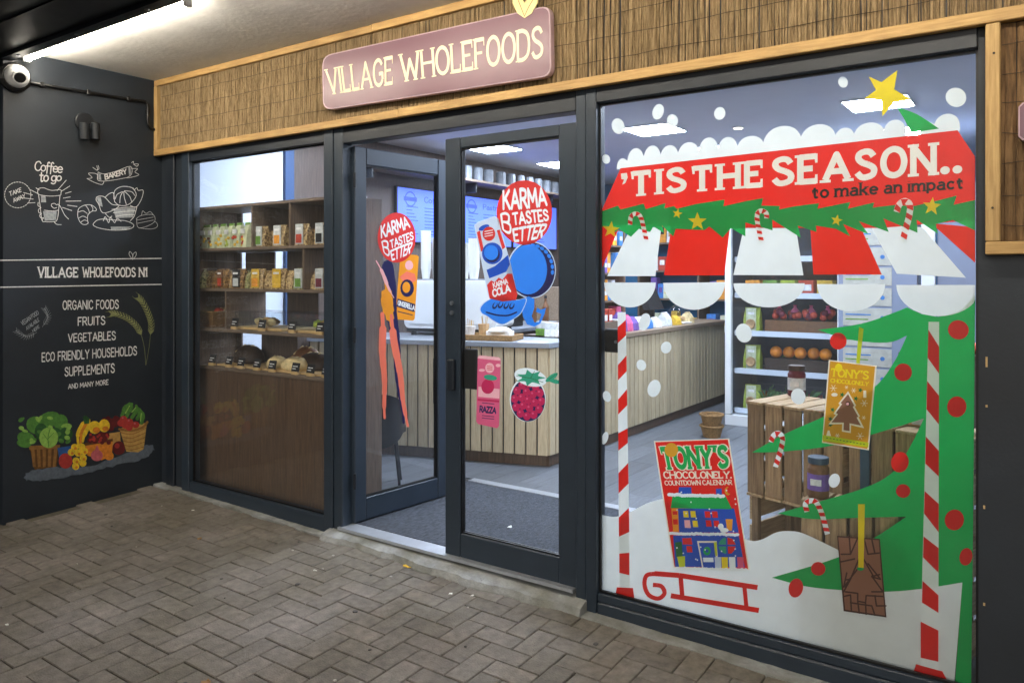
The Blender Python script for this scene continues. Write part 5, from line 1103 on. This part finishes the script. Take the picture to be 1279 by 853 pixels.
def tagcard(px, py, Y, row):
    q = onY(px, py, Y); t = thing('price_tag', 'black chalk price tag on a wooden block on the %s shelf' % ('lower product' if row == 1 else 'bread'), 'price tag', (q.x, Y, SZ[row]+.0205), group='black price tags on the %s shelf' % ('lower product' if row == 1 else 'bread'))
    MB().box(-.03, .03, -.012, .012, 0, .02).build('block', 'pale_wood', t, True, .002); crd = MB().prism([Vector(p) for p in ((-.036, -.006, .0195), (.036, -.006, .0195), (.036, -.003, .0195), (-.036, -.003, .0195))], [Vector(p) for p in ((-.036, .008, .075), (.036, .008, .075), (.036, .011, .075), (-.036, .011, .075))]).build('card', 'k_black', t, True)
    for k in range(2): z = .05-.015*k; MB().box(-.024, .02-.012*k, .0005-.004*k-.002, .0012-.004*k, z, z+.005).build('chalk_writing', 'chalk', crd, True)
for px in (293, 327, 365, 400): tagcard(px, 408, SY0+.03, 1)
for px in (265, 286, 301, 321, 340, 369, 388, 407): tagcard(px, 455, SY0+.03, 0)
def loaf(px, Y, r, sz, m, lb, rz=0, cut=False):
    q = onY(px, 440, Y); t = thing('bread_loaf', lb, 'bread', (q.x, Y, SZ[0]+.033), rz)
    mb = MB(); mb.ball((0, 0, 0), r, 18, 12, 0, sz); mb.v = [Vector((v_.x*1.25, v_.y*.85, max(0, v_.z+.02)))+Vector((0, 0, 0)) for v_ in mb.v]; mb.build('crust', m, t, True, smooth=True)
    for k in (-1, 0, 1):
        MB().tube([(k*r*.4-.02, -r*.6, r*sz*.72), (k*r*.4, 0, r*sz+.019), (k*r*.4+.02, r*.5, r*sz*.8)], .006, 6).build('score', 'k_crumb' if not cut else 'k_nut', t, True)
    return t
for a, b in ((272, 335), (336, 408)):
    xa, xb = onY(a, 440, SY0+.06).x, onY(b, 440, SY0+.06).x; t = thing('bread_board', 'pale wooden board under the loaves on the bread shelf', 'board', ((xa+xb)/2, SY0+.2, SZ[0]+.0205), group='bread boards'); MB().box(-(xb-xa)/2, (xb-xa)/2, -.15, .14, 0, .012).build('board', 'pale_wood', t, True, .003)
loaf(311, SY0+.24, .11, .95, 'k_dark', 'dark crusted round loaf alone at the shaded end of the bread shelf'); loaf(347, SY0+.13, .075, .8, 'k_crumb', 'pale floury loaf beside the cut loaf on the bread shelf'); loaf(370, SY0+.14, .095, .7, 'k_crumb', 'large pale loaf in the middle of the bread shelf', 0, True)
loaf(383, SY0+.28, .1, 1.2, 'k_crust', 'brown loaf at the back of the bread shelf'); loaf(394, SY0+.24, .125, .72, 'k_dark', 'dark rye loaf beside the pale loaves on the bread shelf')
# things on top of the unit
q = onY(447, 244, .3); t = thing('counter_sign', 'small dark sign lettered FOODS on top of the shelf unit', 'sign', (-3.62, .3, 1.9385)); MB().box(-.06, .06, -.01, .01, 0, .16).build('board', 'k_black', t, True); MB().box(-.06, .07, -.03, .03, 0, .012).build('foot', 'k_white', t, True)
sheet('lettering', [('chalk', text('FOODS', [(0, 0), (60, 0), (60, 16), (0, 16)], 15, 0, 14))], lambda x, y: Vector((-3.675+x*.0018, .2885, 2.03-y*.0022)), t)
t = thing('pink_box', 'small pink packet on top of the shelf unit', 'packet', (-3.75, .25, 1.9385)); MB().box(-.04, .04, -.03, .03, 0, .07).build('body', 'k_pink', t, True, .003)
q = onY(409, 405, .30); t = thing('pink_tub', 'pink lidded tub at the end of the lower product shelf', 'tub', (-3.64, SY1-.1, SZ[1]+.0205)); MB().lathe([(.045, 0), (.05, .14)], (0, 0, 0), 14).build('tub', 'k_pink', t, True); MB().lathe([(.054, .1405), (.054, .16)], (0, 0, 0), 14).build('lid', 'k_white', t, True)

# ------------------------------------------------------------------ stool near the counter
q = onZ(486, 612, 0)
st_ = thing('tub_chair', 'low black tub chair with oval back behind the open door', 'chair', (q.x-.12, q.y+.05, 0), R(-48))
sh = MB(); n = 12; vs = []
for k in range(n+1):
    a = R(-80+160*k/n); tz = math.cos(a)**.6
    for rr in (.2, .185):
        for z in (.47-.17*tz, .47-.09*tz, .47, .47+.1*tz, .47+.19*tz): vs.append((rr*math.cos(a)*(.9+.1*tz), rr*math.sin(a)*.8, z))
sh.add(vs, [(k*10+i, (k+1)*10+i, (k+1)*10+i+1, k*10+i+1) for k in range(n) for i in range(4)]+[(k*10+5+i+1, (k+1)*10+5+i+1, (k+1)*10+5+i, k*10+5+i) for k in range(n) for i in range(4)]).build('backrest', 'black_plastic', st_, True, smooth=True)
MB().lathe([(.15, .37), (.17, .375), (.17, .41), (.15, .425)], (-.02, 0, 0), 18).build('seat', 'black_plastic', st_, True)
for sx, sy in ((1, 1), (1, -1), (-1, 1), (-1, -1)): MB().tube([(.09*sx, .09*sy, .37), (.15*sx, .13*sy, 0)], .01, 8).build('leg', 'dark_metal', st_, True)
#@@INTERIOR2
# ------------------------------------------------------------------ crates behind the big window
random.seed(31)
def crate(label, loc, rz, w, h, d, n=5, front=True):
    t = thing('wooden_crate', label, 'crate', loc, rz); g_ = .012; sw = (w-g_*(n-1))/n
    def slat(m, x0, x1, y0, y1, z0, z1):
        j = random.uniform(-.002, .002); MB().box(x0, x1, y0+j, y1+j, z0, z1).build('slat', m, t, True, .002)
    for k in range(n):
        x0 = -w/2+k*(sw+g_); x1 = x0+sw
        if front: slat('crate_wood', x0, x1, -d/2, -d/2+.012, 0, h-.013)
        slat('crate_wood', x0, x1, d/2-.012, d/2, 0, h-.013)
        slat('crate_wood_h', x0, x1, -d/2-.004, d/2+.004, h-.0125, h)
        slat('crate_wood_h', x0, x1, -d/2+.013, d/2-.013, .0, .012)
    for sx in (-1, 1):
        for z0, z1 in ((.03, h*.3), (h*.36, h*.64), (h*.7, h-.02)):
            a = sx*(w/2-.004); MB().box(min(a, a-sx*.012), max(a, a-sx*.012), -d/2+.013, d/2-.013, z0, z1).build('side_board', 'crate_wood_h', t, True, .002)
        for sy in (-1, 1):
            a = sx*(w/2-.017); c = sy*(d/2-.014); MB().box(min(a, a-sx*.03), max(a, a-sx*.03), min(c, c-sy*.03), max(c, c-sy*.03), .0125, h-.013).build('corner_post', 'crate_wood', t, True)
    return t
RZC = R(-16); fd = Vector((math.cos(RZC), math.sin(RZC), 0)); bd_ = Vector((-fd.y, fd.x, 0))
LF = Vector((-1.2, .5, 0))
def cpos(along, w, d, z): p = LF+fd*(along+w/2)+bd_*(d/2); return (p.x, p.y, z)
crate('open fronted slatted crate at the bottom of the crate stack', cpos(0, .47, .34, 0), RZC, .47, .43, .34, 5, False)
crate('closed slatted crate on top of the open fronted crate', cpos(0, .47, .34, .4315), RZC, .47, .43, .34, 5)
crate('slatted crate standing on the floor beside the crate stack', cpos(.50, .47, .3, 0), RZC, .47, .43, .3, 5)
crate('greyish slatted crate raised beside the crate stack near the black wall', cpos(.50, .47, .3, .4315), RZC, .47, .40, .3, 5)
crate('low slatted crate close to the glass under the spice jar', (-.66, .165, 0), R(-4), .36, .55, .17, 4)
def jar(name, label, loc, r, h, body, lidm, lab):
    t = thing(name, label, 'jar', loc)
    MB().lathe([(r*.9, 0), (r, .008), (r, h*.72), (r*.85, h*.8), (r*.85, h*.84)], (0, 0, 0), 18).build('jar_body', body, t, True, smooth=False)
    MB().lathe([(r*.95, h*.84), (r*.97, h*.86), (r*.97, h*.99), (r*.9, h)], (0, 0, 0), 18).build('lid', lidm, t, True); MB().lathe([(r*1.01, h*.2), (r*1.01, h*.6)], (0, 0, 0), 18).build('paper_label', lab, t, True)
    MB().box(-r*.5, r*.5, -r*1.03, -r*.86, h*.33, h*.48).build('print', 'k_white', t, True)
q = onZ(1031, 612, .551); jar('spice_jar', 'spice jar with dark lid and lilac label on the low crate', (q.x, .16, .5505), .042, .165, 'k_nutdark', 'steel_blue', 'k_purple')
q = onZ(995, 494, .8625); jar('preserve_jar', 'dark red preserve jar with grey label on the top crate', (q.x, q.y, .862), .042, .15, 'k_glassred', 'k_dark', 'k_card')
pl_ = thing('blue_post', 'slim blue steel post behind the gold packet sticker', 'post', (-.6, .36, 0)); MB().box(-.018, .018, -.018, .018, .006, 1.0).build('shaft', 'steel_blue', pl_, True, .003); MB().box(-.06, .06, -.06, .06, 0, .006).build('foot_plate', 'steel_blue', pl_, True)
pl_.location = (onY(1081, 585, .28).x, .28, 0)
# stacked baskets on the floor
q = onZ(884, 548, 0)
for k in range(2):
    t = thing('wicker_hamper', ['round wicker basket standing on the shop floor', 'round wicker basket stacked in another basket on the floor'][k], 'basket', (q.x, q.y+.1, .1*k))
    MB().lathe([(.075, 0), (.1, .1), (.09, .1), (.065, .02)], (0, 0, 0), 18).build('basket_body', 'wicker', t, True)
    MB().tube([(.1*math.cos(a), .1*math.sin(a), .1+.004*(i % 2)) for i, a in enumerate([2*math.pi*j/24 for j in range(25)])], .012, 6).build('rim', 'wicker', t, True)

# ------------------------------------------------------------------ produce fridge
FY = 4.28; fx0, fx1 = -2.66, -1.56
fr = thing('produce_fridge', 'white framed glass fridge of fruit and vegetables behind the crates', 'fridge', ((fx0+fx1)/2, FY+.35, 0))
for x in (fx0, fx1-.06): MB().box(x, x+.06, FY, FY+.06, .105, 2.05).build('post', 'white_paint', fr, bevel=.004)
MB().box(fx0, fx1, FY, FY+.75, .0, .10).build('base', 'white_paint', fr, bevel=.004); MB().box(fx0, fx1, FY, FY+.75, 2.051, 2.15).build('canopy', 'white_paint', fr, bevel=.004)
MB().box(fx0, fx1, FY+.72, FY+.75, .101, 2.05).build('back_panel', 'steel_blue', fr); MB().box(fx0, fx0+.02, FY+.061, FY+.719, .101, 2.05).build('side_panel', 'steel_blue', fr); MB().box(fx1-.02, fx1, FY+.061, FY+.719, .101, 2.05).build('side_panel', 'white_paint', fr)
FZ = (.12, .51, .88, 1.25, 1.6)
for z in FZ:
    MB().box(fx0+.021, fx1-.021, FY+.12, FY+.718, z, z+.02).build('shelf', 'grey_metal', fr); MB().box(fx0+.062, fx1-.062, FY+.105, FY+.119, z-.012, z+.04).build('price_rail', 'white_wall', fr)
MB().box(fx0+.061, fx1-.061, FY+.02, FY+.026, .102, 2.04).build('glass_door', 'glass', fr)
def ftop(z): return z+.0205
for k, z in enumerate((FZ[0], FZ[1], FZ[2])):
    x = fx0+.2
    t = pouch('bagel_bag', 'yellow bag of bagels on the %s shelf of the fridge' % ('lower', 'middle', 'upper')[k], 'bagel bag', (x, FY+.24, ftop(z)), .16, .24, .1, 'k_lime', 0, 'k_pale', None)
    MB().lathe([(.016, -.003), (.042, -.016), (.05, 0), (.042, .006), (.016, .003)], (0, -.075, .08), 16, 0, 1).build('bagel_print', 'k_kraft', t, True)
for k in range(5):
    t = tag(MB().ball((fx0+.42+.115*k, FY+.26+.03*(k % 2), ftop(FZ[1])+.125+.056), .057, 16, 10).build('orange', 'orange_fruit', smooth=True), 'ripe orange in the dark crate on the middle fridge shelf', 'orange', 'oranges in the fridge crate')
for nm, z, m, lb in (('fruit_crate', FZ[1], 'k_dark', 'dark crate of oranges on the middle fridge shelf'), ('fruit_crate', FZ[2], 'k_nutdark', 'brown crate of red fruit on the upper fridge shelf')):
    t = thing(nm, lb, 'crate', (fx0+.68, FY+.32, ftop(z))); MB().box(-.34, .34, -.16, .16, 0, .012).build('crate_base', m, t, True)
    for d in ((-.34, .34, -.16, -.148, .0125, .125), (-.34, .34, .148, .16, .0125, .125), (-.34, -.328, -.147, .147, .0125, .125), (.328, .34, -.147, .147, .0125, .125)): MB().box(*d).build('crate_side', m, t, True, .002)
    MB().box(-.327, .327, -.147, .147, .013, .12).build('padding', 'k_black', t, True)
for k in range(4):
    t = thing('fruit_net', 'red netted bag of fruit in the upper fridge crate', 'fruit net', (fx0+.44+.15*k, FY+.3, ftop(FZ[2])+.12), group='red fruit nets in the fridge')
    mb = MB()
    for j in range(7): MB().ball((random.uniform(-.05, .05), random.uniform(-.05, .03), .035+random.uniform(0, .05)), .035, 8, 6).build('fruit', 'k_plum' if j % 2 else 'k_red', t, True, smooth=True)
    MB().lathe([(.05, .08), (.012, .13), (.02, .15)], (0, 0, 0), 8).build('net_top', 'k_pink', t, True)
for k, (x, m) in enumerate(((.5, 'k_green'), (.62, 'k_dark'), (.78, 'k_lime'), (.9, 'k_dark'))):
    tag(MB().ball((fx0+x, FY+.48, ftop(FZ[1])+.09), .085, 14, 9, 0, 1.05).build('melon', m, smooth=True), ['green melon behind the oranges', 'dark melon behind the oranges', 'lime melon behind the oranges', 'dark squash behind the oranges'][k]+' in the fridge', 'melon')
for k in range(3):
    t = thing('leafy_plant', 'spiky green leafy produce on the lower fridge shelf', 'vegetable', (fx0+.32+.2*k, FY+.25, ftop(FZ[0])), group='leafy greens on the lower fridge shelf'); MB().ball((0, 0, .045), .05, 10, 7).build('bulb', 'k_crust', t, True)
    for j in range(12):
        a = j*2.4; l = random.uniform(.1, .17); MB().add([(.01*math.cos(a+1.5), .01*math.sin(a+1.5), .08), (-.01*math.cos(a+1.5), -.01*math.sin(a+1.5), .08), (l*.5*math.cos(a)-.012*math.sin(a), l*.5*math.sin(a)+.012*math.cos(a), .08+l*.8), (l*.9*math.cos(a), l*.9*math.sin(a), .07+l)], [(0, 1, 2), (0, 2, 3)]).build('leaf', 'plant', t, True)
for k in range(9):
    t = thing('veg_box', 'coloured box of produce on the %s fridge shelf' % ('top' if k < 5 else 'lower'), 'produce box', (fx0+.2+.17*(k % 5), FY+.3, ftop(FZ[3] if k < 5 else FZ[0])), group='produce boxes on the %s fridge shelf' % ('top' if k < 5 else 'lower'))
    if k >= 5: t.location.y += .2
    MB().box(-.07, .07, -.08, .08, 0, .14).build('box', ('k_orange', 'k_green', 'k_lime', 'k_red', 'k_yellow')[k % 5], t, True, .004); MB().box(-.05, .05, -.082, -.0805, .04, .1).build('print', 'k_white', t, True)
# notice board cabinet and tall pale cabinet right of the fridge
nc = thing('notice_cabinet', 'tall grey cabinet covered with printed notices beside the fridge', 'cabinet', (-1.2, 4.0, 0))
MB().box(-1.54, -.93, 3.95, 4.6, 0, 2.1).build('carcass', 'grey_cabinet', nc, bevel=.004)
for k in range(9):
    z = .35+k*.17; nt_ = MB().box(-1.50, -1.12, 3.944, 3.9495, z, z+.15).build('notice', 'notice_paper', nc)
    MB().box(-1.48, -1.28, 3.942, 3.9438, z+.09, z+.10).build('print', 'k_blue', nt_); MB().box(-1.48, -1.3, 3.942, 3.9438, z+.05, z+.06).build('print', 'k_green', nt_); MB().lathe([(.018, 3.941), (.018, 3.9436)], (-1.19, 0, z+.07), 10, 0, 1).build('print', 'k_blue', nt_)
MB().box(-.90, -.80, 3.93, 3.99, 0, 2.1).build('door_frame', 'white_paint', nc, bevel=.004); MB().box(-.925, -.905, 3.96, 4.5, 0, 2.08).build('shadow_gap', 'steel_blue', nc)
tc_ = thing('tall_cabinet', 'tall blue grey cabinet at the back right of the shop', 'cabinet', (-.2, 4.0, 0)); MB().box(-.79, .6, 3.98, 4.6, 0, 2.2).build('carcass', 'grey_cabinet', tc_, bevel=.004)
for x in (-.1,): MB().box(x, x+.006, 3.974, 3.9795, .05, 2.15).build('door_gap', 'steel_blue', tc_)
MB().box(-.16, -.13, 3.95, 3.9735, .95, 1.15).build('handle', 'grey_metal', tc_)
ps = thing('produce_stand', 'low dark produce stand in front of the blue grey cabinet', 'stand', (-.55, 3.5, 0)); MB().box(-.95, -.1, 3.3, 3.75, 0, .85).build('body', 'wall_wood', ps, bevel=.004); MB().box(-.97, -.08, 3.28, 3.77, .8505, .88).build('tray', 'k_dark', ps)
for k in range(14):
    tag(MB().ball((-.9+.06*k, 3.38+.09*(k % 3), .88+.04), .042, 10, 7).build('apple', 'k_red' if k % 3 else 'k_plum', smooth=True), 'red apple on the low dark produce stand', 'apple', 'apples on the produce stand')

# ------------------------------------------------------------------ goods on the counter and shelves behind it
random.seed(41)
tb = thing('goods_tray', 'dark wooden tray of packets on the long counter', 'tray', (KX-.22, 2.75, TZ1)); MB().box(-.2, .2, -.3, .3, 0, .015).build('tray_base', 'shelf_wood', tb, True)
for d in ((-.2, .2, -.3, -.285, .0155, .11), (-.2, .2, .285, .3, .0155, .11), (-.2, -.185, -.284, .284, .0155, .11), (.185, .2, -.284, .284, .0155, .11)): MB().box(*d).build('tray_side', 'shelf_wood', tb, True, .002)
for k in range(6):
    t = thing('red_packet', 'red packet with white print standing in the dark tray', 'packet', (KX-.13+(.001*k), 2.53+.085*k, TZ1+.0155), group='red packets in the counter tray'); MB().box(-.05, .05, -.035, .035, 0, .2).build('box', 'k_red', t, True, .003); MB().box(.0505, .052, -.025, .025, .1, .15).build('print', 'k_white', t, True)
for k, (y, m, h) in enumerate(((3.2, 'k_purple', .18), (3.32, 'k_pink', .15), (3.44, 'k_purple', .13), (3.58, 'k_white', .12), (3.75, 'k_blue', .12), (3.95, 'k_white', .1), (4.2, 'k_card', .14), (4.45, 'k_yellow', .1), (4.8, 'k_crumb', .12))):
    pouch('counter_packet', '%s packet on the long counter beyond the red packets' % ('purple', 'pink', 'small purple', 'white', 'blue', 'low white', 'grey', 'yellow', 'cream')[k], 'packet', (KX-.12, y, TZ1), .13, h, .12, m, R(90))
bs = thing('back_shelving', 'tall dark shelving of packaged goods along the blue back wall', 'shelving', (-3.2, YB-.2, 0))
for x in (-4.4, -3.6, -2.75): MB().box(x, x+.025, YB-.36, YB-.005, 0, 2.1).build('upright', 'shelf_wood_v', bs)
for z in (.3, .75, 1.15, 1.5, 1.85):
    for a, b in ((-4.374, -3.601), (-3.574, -2.751)): MB().box(a, b, YB-.36, YB-.005, z, z+.02).build('shelf', 'shelf_wood', bs)
cols = ['k_red', 'k_yellow', 'k_blue', 'k_green', 'k_white', 'k_orange', 'k_purple', 'k_pale', 'k_kraft', 'k_black']; cn = ['red', 'yellow', 'blue', 'green', 'white', 'orange', 'purple', 'pale', 'kraft', 'black']
for z in (.75, 1.15, 1.5, 1.85):
    x = -4.3
    while x < -2.85:
        k = random.randrange(10); w = random.uniform(.07, .13); h = random.uniform(.13, .27)
        if not -3.66 < x < -3.5:
            t = thing('goods_box', '%s packaged goods box on the back wall shelving' % cn[k], 'goods box', (x, YB-.26, z+.0205), group='%s goods on the back shelving' % cn[k])
            MB().box(-w/2, w/2, -.06, .06, 0, h).build('box', cols[k], t, True, .003); MB().box(-w*.3, w*.3, -.0625, -.0605, h*.4, h*.75).build('print', cols[(k+4) % 10], t, True)
        x += w+random.uniform(.01, .03)
# tall dark espresso grinder block near the wall
gr = thing('coffee_grinder', 'black coffee grinder with clear hopper on the back bar', 'grinder', (-4.75, 3.6, .9205)); MB().box(-.09, .09, -.12, .12, 0, .34).build('body', 'black_plastic', gr, True, .01); MB().lathe([(.05, .341), (.1, .5), (.1, .52)], (0, 0, 0), 14).build('hopper', 'acrylic', gr, True); MB().lathe([(.045, .345), (.07, .42)], (0, 0, 0), 12).build('beans', 'k_dark', gr, True)
for k, y in enumerate((2.9, 3.1, 4.0, 4.25)): 
    t = thing('syrup_bottle', 'amber syrup bottle on the back bar', 'bottle', (-4.72, y, .9205), group='syrup bottles on the back bar'); MB().lathe([(.035, 0), (.037, .01), (.037, .18), (.014, .24), (.014, .28)], (0, 0, 0), 12).build('bottle_body', 'k_crust', t, True); MB().lathe([(.016, .2805), (.016, .31)], (0, 0, 0), 10).build('cap', 'k_black', t, True)

random.seed(77)
rk = thing('snack_rack', 'tall wooden snack rack standing on the long counter', 'rack', (KX-.42, 3.35, TZ1))
for y in (-.3, .28): MB().box(-.14, .14, y, y+.02, 0, .95).build('side_panel', 'shelf_wood_v', rk, True)
for z in (.0, .26, .52, .78): MB().box(-.14, .14, -.279, .279, z, z+.016).build('shelf', 'shelf_wood', rk, True)
for z in (.0, .26, .52, .78):
    for k in range(6):
        c = ('k_purple', 'k_pink', 'k_red', 'k_white', 'k_blue', 'k_orange')[(k*5+int(z*50)) % 6]; nm = dict(k_purple='purple', k_pink='pink', k_red='red', k_white='white', k_blue='blue', k_orange='orange')[c]
        t = thing('snack_box', '%s snack box standing on the wooden counter rack' % nm, 'snack box', (KX-.36+random.uniform(-.02, .02), 3.12+.092*k, TZ1+z+.0165), group='%s snack boxes on the counter rack' % nm)
        MB().box(-.05, .05, -.038, .038, 0, random.uniform(.13, .21)).build('box', c, t, True, .003); MB().box(.0505, .0515, -.025, .025, .05, .09).build('print', 'k_card', t, True)
tl_ = thing('till', 'black till with tilted screen on the long counter', 'till', (KX-.3, 4.3, TZ1)); MB().box(-.15, .15, -.16, .16, 0, .07).build('base', 'black_plastic', tl_, True, .004); MB().box(-.02, .02, -.02, .02, .0705, .2).build('stem', 'black_plastic', tl_, True)
MB().prism([Vector(p) for p in ((-.02, -.17, .16), (.06, -.17, .16), (.06, .17, .16), (-.02, .17, .16))], [Vector(p) for p in ((-.1, -.17, .4), (-.06, -.17, .42), (-.06, .17, .42), (-.1, .17, .4))]).build('screen', 'k_black', tl_, True)
gd = thing('cake_dome', 'glass cake dome over pastries on the long counter', 'cake dome', (KX-.2, 4.75, TZ1)); MB().lathe([(.14, 0), (.15, .012), (.14, .02)], (0, 0, 0), 20).build('plate', 'k_white', gd, True); MB().lathe([(.12, .021), (.12, .1), (.09, .17), (.03, .2)], (0, 0, 0), 20).build('dome', 'acrylic', gd, True, smooth=True); MB().lathe([(.016, .2005), (.02, .225)], (0, 0, 0), 10).build('knob', 'grey_metal', gd, True)
for k in range(5): MB().ball((.06*math.cos(k*1.25), .06*math.sin(k*1.25), .05), .034, 10, 7, 0, .8).build('pastry', 'k_yellow' if k % 2 else 'k_kraft', gd, True)
for k, (x, y, m, nm) in enumerate(((-.06, 2.30, 'k_yellow', 'yellow'), (-.08, 2.40, 'k_blue', 'blue'), (-.3, 2.34, 'k_white', 'white'), (-.44, 2.42, 'k_green', 'green'), (-.1, 3.08, 'k_orange', 'orange'))):
    t = thing('boxed_bar', '%s stack of boxed bars on the long counter before the red packets' % nm, 'snack box', (KX+x, y, TZ1)); MB().box(-.05, .05, -.04, .04, 0, .06).build('box', m, t, True, .003); MB().box(-.048, .048, -.038, .038, .0605, .12).build('box', 'k_card', t, True, .003)
# produce hanging over the crates and beside them
for k, (al, z, m, nm) in enumerate(((.62, .8325, 'k_lime', 'lime green'), (.74, .8325, 'k_kraft', 'kraft paper'), (.86, .8325, 'k_red', 'red'))):
    p = LF+fd*al+bd_*.15; pouch('crate_packet', '%s packet standing on the crate near the black wall' % nm, 'packet', (p.x, p.y, z), .1, .16, .07, m, RZC, 'k_card')
for k in range(3):
    p = LF+fd*(.12+.11*k)+bd_*.17
    jar('honey_jar', ['amber honey jar inside the open fronted crate', 'dark jam jar inside the open fronted crate', 'green relish jar inside the open fronted crate'][k], (p.x, p.y, .0125), .04, .13, ('k_orange', 'k_plum', 'k_green')[k], 'k_black', 'k_card')
